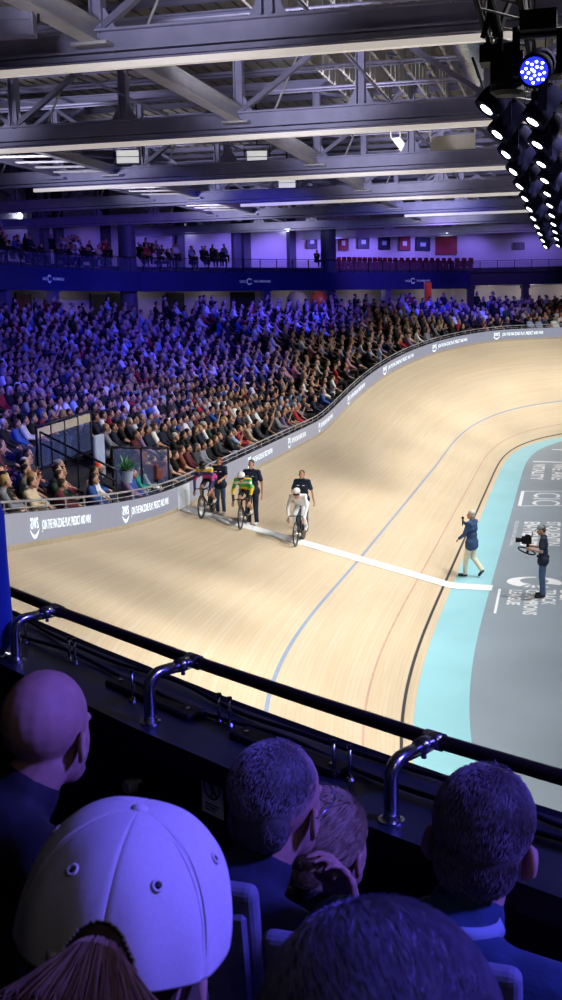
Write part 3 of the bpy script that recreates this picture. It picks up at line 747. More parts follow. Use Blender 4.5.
def basis(fwd, up=(0,0,1)):
    y = Vector(fwd).normalized(); x = y.cross(Vector(up)).normalized(); z = x.cross(y)
    return Matrix((x, y, z)).transposed()
def head_into(b, c, R, ears=.014, fine=False, nose=1.0):
    def q(v): return Vector(c)+R @ Vector(v)
    b.ell(q((0,-.015,.03)), (.075,.094,.088), R, 0, 18, 12); b.ell(q((0,.025,-.03)), (.062,.068,.085), R, 0, 16, 10)
    b.ell(q((0,.045,-.085)), (.044,.045,.034), R); b.cap(q((0,.08,.0)), .010*nose, q((0,.108-.03*(1-nose)*2,-.036)), .015*nose)
    b.ell(q((-.027,.070,.012)), (.022,.016,.011), R); b.ell(q((.027,.070,.012)), (.022,.016,.011), R)
    b.ell(q((0,.088,-.066)), (.025,.012,.010), R); b.ell(q((0,.085,-.1)), (.02,.016,.016), R)
    for s in (-1, 1):
        E_ = R @ Euler((.15, 0, s*-.35)).to_matrix()
        if fine: continue
        if False:
            pts = [q((s*(.080+.008*math.sin(a*.5)), -.002-.019*math.sin(a*.9+.3), -.026+.027*math.cos(a*.95))) for a in np.linspace(-.6, 3.2, 12)]
            b.tube(pts, [.006]*10+[.0075, .008], 8); b.ell(q((s*.079, -.004, -.03)), (.0065, .016, .023), E_); b.ell(q((s*.079, .004, -.052)), (.007, .009, .010), E_)
        else: b.ell(q((s*.079, -.006, -.02)), (ears, .026, .034), E_)
def hair_into(b, c, R, style='short', grow=.0):
    def q(v): return Vector(c)+R @ Vector(v)
    b.ell(q((0,-.028,.044)), (.081+grow,.094+grow,.083+grow), R, 0, 14, 10)
    if style == 'long':
        b.ell(q((0,-.075,-.04)), (.075,.05,.12), R); b.ell(q((-.07,-.035,-.06)), (.026,.045,.1), R); b.ell(q((.07,-.035,-.06)), (.026,.045,.1), R)
    elif style == 'bun': b.ell(q((0,-.12,.07)), (.04,.038,.04), R)
    else: b.ell(q((0,-.068,-.015)), (.066,.042,.06), R)
def hand_into(b, w, d, n, side, curl=.5, r=.0085, k=1.0):
    d = Vector(d).normalized(); n = Vector(n); n = (n-d*n.dot(d)).normalized(); s = d.cross(n)*side
    w = Vector(w)
    for j, o in enumerate((-.028, -.010, .010, .028)):
        b.cap(w+s*o*.6*k, .015*k, w+d*.082*k*(1-.05*(j == 3))+s*o*k, .0115*k)
        L_ = [.95, 1.08, 1.0, .78][j]*k; p = w+d*.085*k+s*o*k; a = 0; dd = d
        for q_, seg in enumerate((.042, .026, .021)):
            a += curl*(.55 if q_ == 0 else .75); dd = d*math.cos(a)+n*math.sin(a); p2 = p+dd*seg*L_
            b.cap(p, r*(1-.1*q_), p2, r*(.93-.1*q_), 0, 8); p = p2
    t0 = w+d*.022*k-s*.028*k; t1 = t0+(d*.62-s*.62+n*.35).normalized()*.042*k; t2 = t1+(d*.8-s*.15+n*(.3+.4*curl)).normalized()*.034*k
    b.cap(t0, .013*k, t1, r*1.12, 0, 8); b.cap(t1, r*1.1, t2, r*.92, 0, 8)
def figure(J, style='short', sleeves='short', g=.016, hem=None, fine=False, hands=True, bald=False, legs='long', curl=.6, wide=1.0, hairgrow=0.0):
    """J: joints in the figure's own frame (+Y ahead, +Z up). Returns builders for body, top, trousers, shoes, hair"""
    body, top, trou, shoe, hair = MB(), MB(), MB(), MB(), MB()
    V = {k: Vector(v) for k, v in J.items() if not isinstance(v, Matrix)}
    R = J.get('headR', Matrix.Identity(3))
    sl, sr, hl, hr = V['shoulderL'], V['shoulderR'], V['hipL'], V['hipR']
    sm, hm = (sl+sr)/2, (hl+hr)/2; ax = (sm-hm).normalized(); rt = (sr-sl).normalized()
    fwd = ax.cross(rt)*-1
    def torso(b, e):
        b.cap(hl, .105+e+(.014 if e > 0 else 0), hr, .105+e+(.014 if e > 0 else 0), 0, 14); w1 = hm.lerp(sm, .38)
        b.cap(w1-rt*.065*wide, .098*wide+e, w1+rt*.065*wide, .098*wide+e, 0, 14); b.cap(hm.lerp(sm, .18)-rt*.06*wide, .102*wide+e, hm.lerp(sm, .18)+rt*.06*wide, .102*wide+e, 0, 14)
        w2 = hm.lerp(sm, .68); b.cap(w2-rt*.085, .102+e, w2+rt*.085, .102+e, 0, 14)
        w4 = hm.lerp(sm, .86); b.cap(w4-rt*.10, .085+e, w4+rt*.10, .085+e, 0, 14)
        b.cap(sl, .058+e, sr, .058+e, 0, 12)
        nb = V['head']+R @ Vector((0,-.02,-.075)); b.cap(sl.lerp(sm, .25), .05+e*.6, sm+ax*.045, .058+e*.4); b.cap(sr.lerp(sm, .25), .05+e*.6, sm+ax*.045, .058+e*.4)
    torso(body, -.004); torso(top, g)
    nb = V['head']+R @ Vector((0,-.022,-.06)); body.cap(sm+ax*.0, .06, nb, .052, 0, 14)
    top.cap(sm+ax*.0, .066+g*.6, sm.lerp(nb, .62 if fine else .42), .058+g*.35, 0, 14)
    head_into(body, V['head'], R, fine=fine, nose=.75 if fine and bald else 1.0)
    if not bald: hair_into(hair, V['head'], R, style, hairgrow)
    for s, S_ in (('L', -1), ('R', 1)):
        sh, el, wr = V['shoulder'+s], V['elbow'+s], V['wrist'+s]
        body.cap(sh, .052, el, .038); body.cap(el, .040, wr, .026)
        hd_ = V.get('hand'+s, (wr-el)).normalized(); pn = V.get('palm'+s, Vector((-S_*.3, .1, -1)))
        if hands: hand_into(body, wr, hd_, pn, S_ if True else 1, curl)
        else: body.cap(wr, .03, wr+hd_*.1, .028)
        if sleeves == 'long': top.cap(sh, .054+g, el, .042+g); top.cap(el, .043+g, wr-(wr-el).normalized()*.01, .029+g*.9)
        elif sleeves == 'short': top.cap(sh, .056+g, sh.lerp(el, .72), .046+g)
        hp, kn, an = V['hip'+s], V['knee'+s], V['ankle'+s]; to = V['toe'+s]
        body.cap(hp, .082, kn, .055); body.cap(kn, .053, kn.lerp(an, .35), .054); body.cap(kn.lerp(an, .35), .054, an, .036); body.cap(an+Vector((0,0,-.03)), .036, to, .03)
        if legs == 'long': trou.cap(hp, .09+g, kn, .062+g); trou.cap(kn, .062+g, an+(kn-an).normalized()*.02, .046+g)
        elif legs == 'short': trou.cap(hp, .088+g*.5, hp.lerp(kn, .72), .07+g*.4)
        heel = an+(an-to).normalized()*.02+Vector((0,0,-.035)); shoe.cap(heel, .046, to, .04); shoe.cap(an, .045, heel, .046)
    trou.cap(hl, .108+g*.8, hr, .108+g*.8, 0, 14)
    if hem is not None:
        w0 = hm-ax*hem; top.cap(w0-rt*.07, .13+g, w0+rt*.07, .13+g, 0, 14)
    return body, top, trou, shoe, hair
def ears_to(me, c, R, mi=0):
    """real ears (rim, hollow, lobe) added to the same skin"""
    bm = bmesh.new(); bm.from_mesh(me); c = Vector(c)
    for s in (-1, 1):
        nu, nv = 26, 7; vs = []
        tilt = R @ (Euler((-.12, 0, s*.0)).to_matrix())
        for layer in (0, 1):
            for j in range(nv):
                t = j/(nv-1)
                for k in range(nu):
                    a = 2*PI*k/nu; w = .0165*(1-.28*max(0, -math.sin(a))); h = .029*(1+.04*math.sin(a))
                    y = -.004+w*t*math.cos(a); z = h*t*math.sin(a)
                    rim = math.exp(-((t-.86)/.14)**2)*(.0065 if math.sin(a) > -.75 else .003); hol = -.006*math.exp(-((t-.42)/.25)**2)
                    x = .0755+.007*(-(math.cos(a)*t)+.55)+(rim+hol if layer else -.006-.002*t)
                    if layer and t > .99: x -= .004
                    q = Vector((s*x, y, z)); q = tilt @ q
                    vs.append(bm.verts.new(c+q+R @ Vector((0, 0, -.024))))
        n = nu*nv
        for layer in (0, 1):
            for j in range(nv-1):
                for k in range(nu):
                    f = [vs[layer*n+j*nu+k], vs[layer*n+j*nu+(k+1) % nu], vs[layer*n+(j+1)*nu+(k+1) % nu], vs[layer*n+(j+1)*nu+k]]
                    if j == 0: pass
                    try: bm.faces.new(f if (layer == 1) == (s > 0) else f[::-1]).smooth = True
                    except ValueError: pass
        j = nv-1
        for k in range(nu):
            f = [vs[j*nu+k], vs[j*nu+(k+1) % nu], vs[n+j*nu+(k+1) % nu], vs[n+j*nu+k]]; bm.faces.new(f).smooth = True
    bmesh.ops.remove_doubles(bm, verts=bm.verts, dist=1e-5); bmesh.ops.recalc_face_normals(bm, faces=bm.faces)
    bm.to_mesh(me); bm.free()
def face_mats(me, c, R, mats):
    """lips and eyes as colour areas of the one body surface"""
    Ri = R.transposed(); c = Vector(c)
    for p in me.polygons:
        v = Ri @ (Vector(p.center)-c)
        if v.y > .05:
            if (v-Vector((-.03,.078,-.008))).length < .013 or (v-Vector((.03,.078,-.008))).length < .013: p.material_index = 2
            elif abs(v.x) < .026 and abs(v.z+.066) < .011 and v.y > .07: p.material_index = 1
SEAT = dict(hipL=(-.09,0,.53), hipR=(.09,0,.53), kneeL=(-.13,.43,.54), kneeR=(.13,.43,.54), ankleL=(-.13,.40,.11), ankleR=(.13,.40,.11), toeL=(-.14,.55,.045), toeR=(.14,.55,.045),
            shoulderL=(-.165,-.03,1.02), shoulderR=(.165,-.03,1.02), head=(0,.02,1.24), elbowL=(-.205,.10,.79), elbowR=(.205,.10,.79), wristL=(-.11,.32,.68), wristR=(.11,.32,.68))
STAND = dict(hipL=(-.09,0,.93), hipR=(.09,0,.93), kneeL=(-.10,.02,.51), kneeR=(.10,.02,.51), ankleL=(-.11,-.01,.09), ankleR=(.11,-.01,.09), toeL=(-.13,.15,.04), toeR=(.13,.15,.04),
             shoulderL=(-.185,0,1.44), shoulderR=(.185,0,1.44), head=(0,.03,1.645), elbowL=(-.25,-.02,1.16), elbowR=(.25,-.02,1.16), wristL=(-.26,.08,.92), wristR=(.26,.08,.92))
def J_(base, **k): d = dict(base); d.update(k); return d
def rx(a): return Euler((a, 0, 0)).to_matrix()
def rz(a): return Euler((0, 0, a)).to_matrix()

# ---------------- spectators: a few sitting poses, copied with their own colours
POSES = [('short', J_(SEAT), 'long'), ('short', J_(SEAT, wristL=(-.03,.30,.78), wristR=(.05,.32,.76), head=(0,.05,1.23), headR=rz(.25)), 'long'),
         ('long', J_(SEAT, shoulderL=(-.16,.03,1.0), shoulderR=(.16,.03,1.0), head=(0,.10,1.20), headR=rx(-.15), wristL=(-.05,.36,.66)), 'long'),
         ('short', J_(SEAT, elbowR=(.215,.18,.86), wristR=(.10,.26,1.08), handR=(-.3,.1,.9), headR=rz(-.3)), 'short'),
         ('bun', J_(SEAT, headR=rz(.45), wristL=(-.15,.36,.60), wristR=(.0,.33,.69)), 'short')]
def halves(sh_):
    out = []; n = len(sh_.v)//2; nf = len(sh_.f)//2
    for k in (0, 1):
        hb = MB(); hb.add(sh_.v[:n] if k == 0 else sh_.v[n:], [tuple(i-(0 if k == 0 else n) for i in f) for f in (sh_.f[:nf] if k == 0 else sh_.f[nf:])]); out.append(hb)
    return out
protos = []; lows = []
for st_, J, sl in POSES:
    b, t_, tr_, sh_, h_ = figure(J, st_, sl, g=.02)
    bm_ = evaluated(b, [m_skin, m_lip, m_eye], .011, 2, faces=1500); face_mats(bm_, J['head'], J.get('headR', Matrix.Identity(3)), None)
    protos.append((bm_, evaluated(t_, m_cloth, .016, 3, faces=420), evaluated(tr_, m_cloth, .02, 3, faces=260), [evaluated(x, m_cloth, .015, 2, faces=60) for x in halves(sh_)], evaluated(h_, m_hairc, .014, 2, faces=160)))
    b, t_, tr_, sh_, h_ = figure(J, st_, sl, g=.02, hands=False)
    lows.append((evaluated(b, m_skin, .02, 2, faces=190), evaluated(t_, m_cloth, .025, 2, faces=130), evaluated(tr_, m_cloth, .025, 2, faces=50), evaluated(h_, m_hairc, .02, 2, faces=50)))
TOPS = [('black','#0f0f14',34),('navy','#161e3a',24),('dark grey','#3a3b44',9),('mid grey','#8a8c96',8),('white','#e8e8ea',15),('pale blue','#9fb4da',8),('red','#a52630',5),('beige','#c9b79b',6),('pink','#d49aa6',3),('dark green','#27402f',3),('mauve','#8b6f9c',3),('blue','#2f57a6',5),('maroon','#5a1f2a',4)]
HAIRS = [('black','#0f0d0e',4),('dark brown','#2a1c15',5),('brown','#4d3323',4),('grey','#8b8886',3),('blond','#b09260',2),('white','#c9c7c4',1)]
TROUS = ['#15171f','#1f2a44','#2b2b2f','#3b4a66','#6b6355']
def pick(tab):
    r = rnd.random()*sum(t[2] for t in tab)
    for t in tab:
        r -= t[2]
        if r <= 0: return t
    return tab[-1]
# seats on the terraces
cand = []
def in_gap(p, k, s=0):
    k = k-k0(s)
    # stairwell and landing cut into the stand
    if .95 <= k <= 4.3 and 25.6 < p.y < 31.4: return True
    if .95 <= k < 1.9 and 25.6 < p.y < 33.0: return True
    return False
def aisle(s, k):
    return abs(((s+3.2) % 11.5)-5.75) < .45 and k > 5
for k in range(NROW):
    s = -13.5
    while s < 50:
        p = tp(s, W, 0, 1.0+PITCH*(k-k0(s))); st_ = .52*7.4/max(3, 7.4)  # seat pitch along the row
        # keep the spacing even where the rows bend outwards
        q2 = tp(s+.1, W, 0, 1.0+PITCH*(k-k0(s+.1))); st_ = .60/max(.35, ((q2.x-p.x)**2+(q2.y-p.y)**2)**.5/.1)
        if k-k0(s) >= -.2:
            if not in_gap(p, k, s) and not aisle(s, k) and rnd.random() > .06:
                c = Vector((p.x, p.y, row_h(k))); x, y, d = pix(c+Vector((0,0,1.0)))
                if -170 < x < 700 and 230 < y < 580 and d > 3: cand.append((d if -8 < x < 570 else d+300, k, s, c, x, y))
        s += st_
# standing / seated few on the flat concourse behind
for _ in range(60):
    s = rnd.uniform(-10, 48); d_ = rnd.uniform(.6, 2.6); p = tp(s, W, 0, 1.0+PITCH*(NROW-k0(s))+d_)
    c = Vector((p.x, p.y, conc_z+.1)); x, y, d = pix(c+Vector((0,0,1.0)))
    if -10 < x < 572 and y > 250: cand.append((d+200, NROW, s, c, x, y))
cand.sort(key=lambda t: t[0])
TRK = Vector((-4, 40, 0))
def facing(s, c):
    h = head(s); n = Vector((math.cos(h), -math.sin(h)))   # inwards
    yaw = math.atan2(-n.x, n.y)+rnd.uniform(-.25, .25)
    return yaw+.25
NPER = 288
seen_lab = set()
rowc = {}
def shade(hex_, f): c = lin(hex_); return (c[0]*f, c[1]*f, c[2]*f, 1)
FRONT_SPECIAL = {}
nfin = {}
def nearest(px, py, used=set()):
    j = min((j for j in range(NPER) if j not in used), key=lambda j: (cand[j][4]-px)**2+(cand[j][5]-py)**2); used.add(j); return j
SPEC = {nearest(110, 483): ('navy', '#1a2342', 'orange-red cap', '#ff4a2c'), nearest(137, 479): ('teal', '#1f8f86', 'dark hair', '#1c1412'), nearest(182, 456): ('reddish brown', '#8a4a3a', 'brown hair', '#4d3323'), nearest(29, 486): ('grey checked', '#6d7068', 'black hair', '#141214'), nearest(52, 482): ('dark red', '#8a2430', 'black hair', '#141214')}
for i, (d, k, s, c, x, y) in enumerate(cand[:NPER]):
    v = rnd.choice((0,0,1,1,2,2,3,4,4)); P_ = protos[v]
    tname, thex, _ = pick(TOPS); hname, hhex, _ = pick(HAIRS)
    hword = hname+' hair'
    if i in SPEC: tname, thex, hword, hhex = SPEC[i]
    o = link('person', P_[0], None, c, facing(s, c)); o.scale = (1.09, 1.09, 1.09*rnd.uniform(.96, 1.04))
    t_ = link('top', P_[1], o); t_.color = shade(thex, rnd.uniform(.85, 1.15))
    h_ = link('cap' if 'cap' in hword else 'hair', P_[4], o); h_.color = shade(hhex, rnd.uniform(.8, 1.2))
    if k < 8:
        r_ = link('trousers', P_[2], o); r_.color = shade(rnd.choice(TROUS), 1); 
        for sm_ in P_[3]: q_ = link('shoe', sm_, o); q_.color = shade('#22242a', 1)
    n_ = int(round(s/.60)); side = 'past' if n_ > 0 else 'short of'
    key = (k, n_)
    while key in seen_lab: n_ += 1; key = (k, n_); side = 'past' if n_ > 0 else 'short of'
    seen_lab.add(key)
    row = (ORD[k] if k < 20 else 'top')+' row up'
    place = 'level with the finish line' if n_ == 0 else f'{card(abs(n_))} seats {side} the finish line'
    if abs(n_) == 1: place = place.replace('seats', 'seat')
    tag(o, f'spectator, {tname} top, {hword}, {row}, {place}'.replace('dark brown hair', 'brown hair'), 'person', 'spectators seated in the stand')
# the rest of the crowd: one object
def arr(me):
    n = len(me.vertices); co_ = np.empty(n*3); me.vertices.foreach_get('co', co_)
    return co_.reshape(-1, 3), [tuple(p.vertices) for p in me.polygons]
LW = [[arr(m) for m in L_] for L_ in lows]
cm = [m_skin]; cidx = {}
for t in TOPS: cidx['t'+t[0]] = len(cm); cm.append(mat('crowd_top', t[1], .85, var=.1, scale=2))
for t in HAIRS: cidx['h'+t[0]] = len(cm); cm.append(mat('crowd_hair', t[1], .6, var=.1, scale=2))
VV, FF, MI, base = [], [], [], 0
def crowd_add(c, yaw, sc_=1.09, stand=False):
    global base
    v = rnd.choice((0,0,0,1,1,2,2,2,3,4,4)); ca, sa = math.cos(yaw), math.sin(yaw); tname = 't'+pick(TOPS)[0]; hname = 'h'+pick(HAIRS)[0]
    for (co_, fs), mi in zip(LW[v], (0, cidx[tname], 1, cidx[hname])):
        q = np.empty_like(co_); z = rnd.uniform(.97, 1.03)
        q[:, 0] = (co_[:, 0]*ca-co_[:, 1]*sa)*sc_+c[0]; q[:, 1] = (co_[:, 0]*sa+co_[:, 1]*ca)*sc_+c[1]; q[:, 2] = co_[:, 2]*sc_*z+c[2]
        VV.append(q); FF.extend([tuple(a+base for a in f) for f in fs]); MI.extend([mi]*len(fs)); base += len(co_)
for (d, k, s, c, x, y) in cand[NPER:]: crowd_add(c, facing(s, c))
# upper gallery crowd, mostly near end
for _ in range(70):
    px = rnd.choice([rnd.uniform(-5, 110), rnd.uniform(55, 110), rnd.uniform(138, 235), rnd.uniform(138, 180)]); dd = rnd.choice([1.0, 1.9, 2.8, 3.7]); u = UC(px, dd); p, r = along(u, dd)
    crowd_add((p.x, p.y, 9.62+.25*dd+(.35 if rnd.random() < .3 else 0)), r+PI+rnd.uniform(-.3, .3))
for px in (8, 17, 204, 213, 222, 318):
    u = UC(px, 1.2); p, r = along(u, 1.2); crowd_add((p.x, p.y, 10.1), r+PI)
me = bpy.data.meshes.new('crowd'); me.from_pydata(np.concatenate(VV).tolist(), [], FF); [me.materials.append(m) for m in cm]
me.polygons.foreach_set('material_index', MI); me.polygons.foreach_set('use_smooth', [True]*len(FF)); me.update()
tag(link('crowd', me), 'rest of the packed crowd filling the higher and farther rows of the stand', 'crowd', kind='stuff')
print('individuals', min(NPER, len(cand)), 'crowd', len(cand)-NPER, 'faces', len(FF), 'last d', cand[min(NPER, len(cand)-1)][0])
# ================================================================== RIDERS, HOLDERS, CAMERA CREW
def person(name, J, loc_, yaw, label, top=None, trou=None, shoe=None, hair='#2a1c15', style='short', sleeves='short', legs='long', voxel=.0075, g=.015, hem=None, bald=False, skin=None, curl=.6, fine=False, wide=1.0, hairgrow=0.0, bodymats=None, topmats=None, gv=.012):
    b, t_, tr_, sh_, h_ = figure(J, style, sleeves, g, hem, fine, True, bald, legs, curl, wide, hairgrow)
    bm_ = evaluated(b, [skin or m_skin, m_lip, m_eye], voxel, 3); face_mats(bm_, J['head'], J.get('headR', Matrix.Identity(3)), None)
    if fine: ears_to(bm_, J['head'], J['headR'])
    o = link(name, bm_, None, loc_, yaw)
    if top: link('top', evaluated(t_, topmats or top, gv, 4), o)
    if trou: link('trousers' if legs == 'long' else 'shorts', evaluated(tr_, trou, gv, 4), o)
    if shoe:
        for k in (0, 1):
            half = MB(); n = len(sh_.v)//2; nf = len(sh_.f)//2
            half.add(sh_.v[:n] if k == 0 else sh_.v[n:], [tuple(i-(0 if k == 0 else n) for i in f) for f in (sh_.f[:nf] if k == 0 else sh_.f[nf:])])
            link('shoe', evaluated(half, shoe, .01, 2), o)
    if not bald and hair:
        hh = link('hair', evaluated(h_, m_hairc, .008, 2), o); hh.color = lin(hair)
    tag(o, label, 'person'); return o

def bands(name, stops_, axis='Z', lo=0, hi=1.5, rough=.6):
    """cloth with broad colour bands printed on it"""
    m = bpy.data.materials.new(name); m.use_nodes = True; nt = m.node_tree; L = nt.links.new; b = nt.nodes['Principled BSDF']; b.inputs['Roughness'].default_value = rough
    tc = nt.nodes.new('ShaderNodeTexCoord'); sx = nt.nodes.new('ShaderNodeSeparateXYZ'); L(tc.outputs['Object'], sx.inputs[0])
    mr = nt.nodes.new('ShaderNodeMapRange'); mr.inputs[1].default_value = lo; mr.inputs[2].default_value = hi; L(sx.outputs[axis], mr.inputs[0])
    cr = nt.nodes.new('ShaderNodeValToRGB'); cr.color_ramp.interpolation = 'CONSTANT'; L(mr.outputs[0], cr.inputs[0]); e = cr.color_ramp.elements
    e[0].position, e[0].color = stops_[0][0], lin(stops_[0][1]); e[1].position, e[1].color = stops_[1][0], lin(stops_[1][1])
    for p_, c_ in stops_[2:]: x = e.new(p_); x.color = lin(c_)
    L(cr.outputs[0], b.inputs['Base Color']); return m

# ---- track bicycle (own frame: bottom bracket over the origin, +Y ahead)
m_tyre = mat('tyre', '#1a1a1c', .7); m_carbon = mat('carbon', '#16171b', .3, var=.1); m_rim = mat('rim', '#2a2b30', .35); m_met = mat('bike_metal', '#b8bcc4', .3, .9)
bike = empty('track_bicycle')
WR = .335; RW, FWc, BBz = (0,-.40,WR), (0,.58,WR), .29
def wheel(c, disc, nm):
    T = Matrix.Translation(Vector(c)) @ Matrix.Rotation(PI/2, 4, 'Y')
    w = MB(); w.lathe([(WR-.022+.011*math.cos(a), .011*math.sin(a)) for a in np.linspace(-PI, PI, 10)], T, 40, cap=False); wo = w.build(nm, m_tyre, bike, True)
    r = MB(); r.lathe([(WR-.028, -.011), (WR-.028, .011), (WR-.09, .008), (WR-.09, -.008), (WR-.028, -.011)], T, 40, cap=False)
    if disc: r.lathe([(WR-.05, .009), (.02, .02)], T, 40); r.lathe([(WR-.05, -.009), (.02, -.02)], T, 40)
    r.build('rim', m_rim, wo, True)
    s_ = MB(); s_.lathe([(.018, -.05), (.03, -.03), (.02, 0), (.03, .03), (.018, .05)], T, 12)
    if not disc:
        for k in range(16):
            a = 2*PI*k/16; x = .025*(1 if k % 2 else -1); s_.tube([(c[0]+x, c[1]+.02*math.cos(a), c[2]+.02*math.sin(a)), (c[0], c[1]+(WR-.08)*math.cos(a), c[2]+(WR-.08)*math.sin(a))], .0022, 4)
    s_.build('hub', m_met, wo)
wheel(RW, True, 'rear_wheel'); wheel(FWc, False, 'front_wheel')
f = MB(); BB = (0,0,BBz); STt = (0,-.155,.80); HT0, HT1 = (0,.455,.60), (0,.415,.74)
for a, b_, r in ((BB, STt, .02), (BB, HT0, .026), ((0,-.14,.76), HT1, .02), (HT0, HT1, .027)): f.tube([a, b_], r, 10)
for s in (-1, 1): f.tube([(s*.03,-.02,BBz), (s*.06,-.40,WR)], .011, 8); f.tube([(s*.018,-.145,.76), (s*.05,-.3,.5), (s*.06,-.40,WR)], .009, 8)
f.lathe([(.03,-.045),(.03,.045)], Matrix.Translation(Vector(BB)) @ Matrix.Rotation(PI/2, 4, 'Y'), 14); f.build('frame', m_carbon, bike, True)
f = MB(); f.tube([HT1, HT0, (0,.47,.56)], .02, 10)
for s in (-1, 1): f.tube([(0,.465,.6), (s*.05,.475,.57), (s*.055,.53,.45), (s*.055,.58,WR)], .012, 8)
f.build('fork', m_carbon, bike, True)
f = MB(); f.tube([HT1, (0,.41,.775), (0,.50,.79)], .017, 8)
f.tube([(-.19,.40,.655),(-.195,.49,.655),(-.195,.56,.69),(-.19,.57,.75),(-.17,.53,.79),(-.1,.50,.79),(.1,.50,.79),(.17,.53,.79),(.19,.57,.75),(.195,.56,.69),(.195,.49,.655),(.19,.40,.655)], .0125, 8); f.build('handlebar', m_carbon, bike, True)
f = MB(); f.tube([STt, (0,-.19,.93)], .014, 8); f.ell((0,-.22,.945), (.065,.13,.022)); f.ell((0,-.10,.945), (.025,.10,.018)); f.build('saddle', m_carbon, bike, True)
f = MB(); T = Matrix.Translation(Vector((.045,0,BBz))) @ Matrix.Rotation(PI/2, 4, 'Y'); f.lathe([(.10,-.003),(.10,.003),(.085,.003),(.085,-.003),(.10,-.003)], T, 30, cap=False); f.lathe([(.03,-.004),(.03,.004)], T, 16)
for k in range(5): a = 2*PI*k/5; f.tube([(.045,0,BBz),(.045,.09*math.cos(a),BBz+.09*math.sin(a))], .006, 5)
f.tube([(.07,0,BBz),(.08,.165,BBz)], .011, 6); f.tube([(-.07,0,BBz),(-.08,-.165,BBz)], .011, 6); f.build('crankset', m_met, bike)
for s in (-1, 1): f = MB(); f.box((.075 if s > 0 else -.165, s*.165-.045, BBz-.012), (.165 if s > 0 else -.075, s*.165+.045, BBz+.012)); f.tube([(s*.07,s*.165,BBz),(s*.17,s*.165,BBz)], .008, 6); f.build('pedal', m_carbon, bike)
RIDE = dict(hipL=(-.085,-.20,.99), hipR=(.085,-.20,.99), kneeR=(.11,.24,.76), kneeL=(-.11,.12,.66), ankleR=(.11,.10,.40), ankleL=(-.11,-.24,.40), toeR=(.115,.22,.325), toeL=(-.115,-.11,.325),
            shoulderL=(-.18,.23,1.27), shoulderR=(.18,.23,1.27), head=(0,.40,1.36), elbowL=(-.25,.34,.98), elbowR=(.25,.34,.98), wristL=(-.20,.50,.735), wristR=(.20,.50,.735), handL=(0,.6,-.6), handR=(0,.6,-.6), palmL=(.3,-.2,-1), palmR=(-.3,-.2,-1))
m_whitek = mat('kit_white', '#e9eaee', .5, var=.04); m_blackk = mat('kit_black', '#15161c', .6)
m_rain = bands('kit_rainbow', [(0,'#3a2a6a'),(.66,'#c43a86'),(.74,'#3a2f80'),(.80,'#f0d020'),(.86,'#e9e9ec'),(.90,'#6b2a7c')])
m_grn = bands('kit_green', [(0,'#1c1d22'),(.60,'#e7c832'),(.70,'#3fae52'),(.78,'#e9e9e4'),(.82,'#3fae52'),(.87,'#f0a030')])
m_grnarm = None
def helmet(o, J, m, label, visor=None):
    c = Vector(J['head']); R = J.get('headR', Matrix.Identity(3)); b = MB()
    def q(v): return c+R @ Vector(v)
    nu, nv = 28, 12; rows_ = []
    for j in range(nv+1):
        th = PI*.60*j/nv; r_ = []
        for k in range(nu+1):
            ph = 2*PI*k/nu; fr_ = 1+.18*max(0, -math.sin(ph))**2*math.sin(th)
            r_.append(q((.098*math.sin(th)*math.cos(ph), .122*math.sin(th)*math.sin(ph)*fr_-.012, .055+.092*math.cos(th)-(.02*max(0, -math.sin(ph)) if j > 8 else 0))))
        rows_.append(r_)
    b.grid(rows_); ho = b.build('helmet', m, o, True); mo = ho.modifiers.new('t', 'SOLIDIFY'); mo.thickness = .012; ho['label'] = label
    v_ = MB(); v_.grid([[q((.093*math.sin(a), .015+.098*math.cos(a), z)) for a in np.linspace(-1.15, 1.15, 12)] for z in (.028, -.028)]); vo = v_.build('visor', visor or m_carbon, ho, True); mo = vo.modifiers.new('t', 'SOLIDIFY'); mo.thickness = .004
    s_ = MB(); s_.tube([q((-.08,.0,-.0)), q((-.06,.05,-.10)), q((0,.06,-.125)), q((.06,.05,-.10)), q((.08,.0,-.0))], .005, 5); s_.build('chin_strap', m_carbon, ho)
riders = [(202,519, m_rain, m_blackk, m_skind, '#15161a', 'cyclist in a yellow and purple jersey and dark helmet, held beside the board wall', 'track bicycle ridden by the cyclist in yellow and purple', 'dark helmet'),
          (241,530, m_grn, m_blackk, m_skin, '#eceef2', 'cyclist in a green, white and orange jersey with white helmet on the finish line', 'track bicycle under the cyclist in green', 'white helmet'),
          (296,547, m_whitek, m_blackk, m_skin, '#eceef2', 'cyclist all in white with white helmet, lowest on the banking of the three', 'track bicycle under the cyclist dressed in white', 'white helmet')]
rpos = []
for i, (px, py, kit, sh, sk_, hc, lab, blab, hl) in enumerate(riders):
    p, s, w = on_track(px, py); yaw = PI+(.0, .05, .02)[i]
    org = p-Matrix.Rotation(yaw, 3, 'Z') @ Vector((0,.58,0)); s2, w2, z2 = to_track(org); org.z = p.z
    bk = bike if i == 0 else copy_tree(bike); bk.location = org; bk.rotation_euler = (0, 0, yaw); tag(bk, blab, 'bicycle', 'track bicycles')
    J = J_(RIDE, headR=rx(-.35+.1*i))
    o = person('person', J, org, yaw, lab, kit, sh if i < 2 else m_whitek, m_shoe, None, sleeves='long', legs='short' if i < 2 else 'long', bald=True, g=.006, skin=sk_, curl=1.0)
    helmet(o, J, mat('helmet_shell', hc, .25), hl); rpos.append((org, yaw))
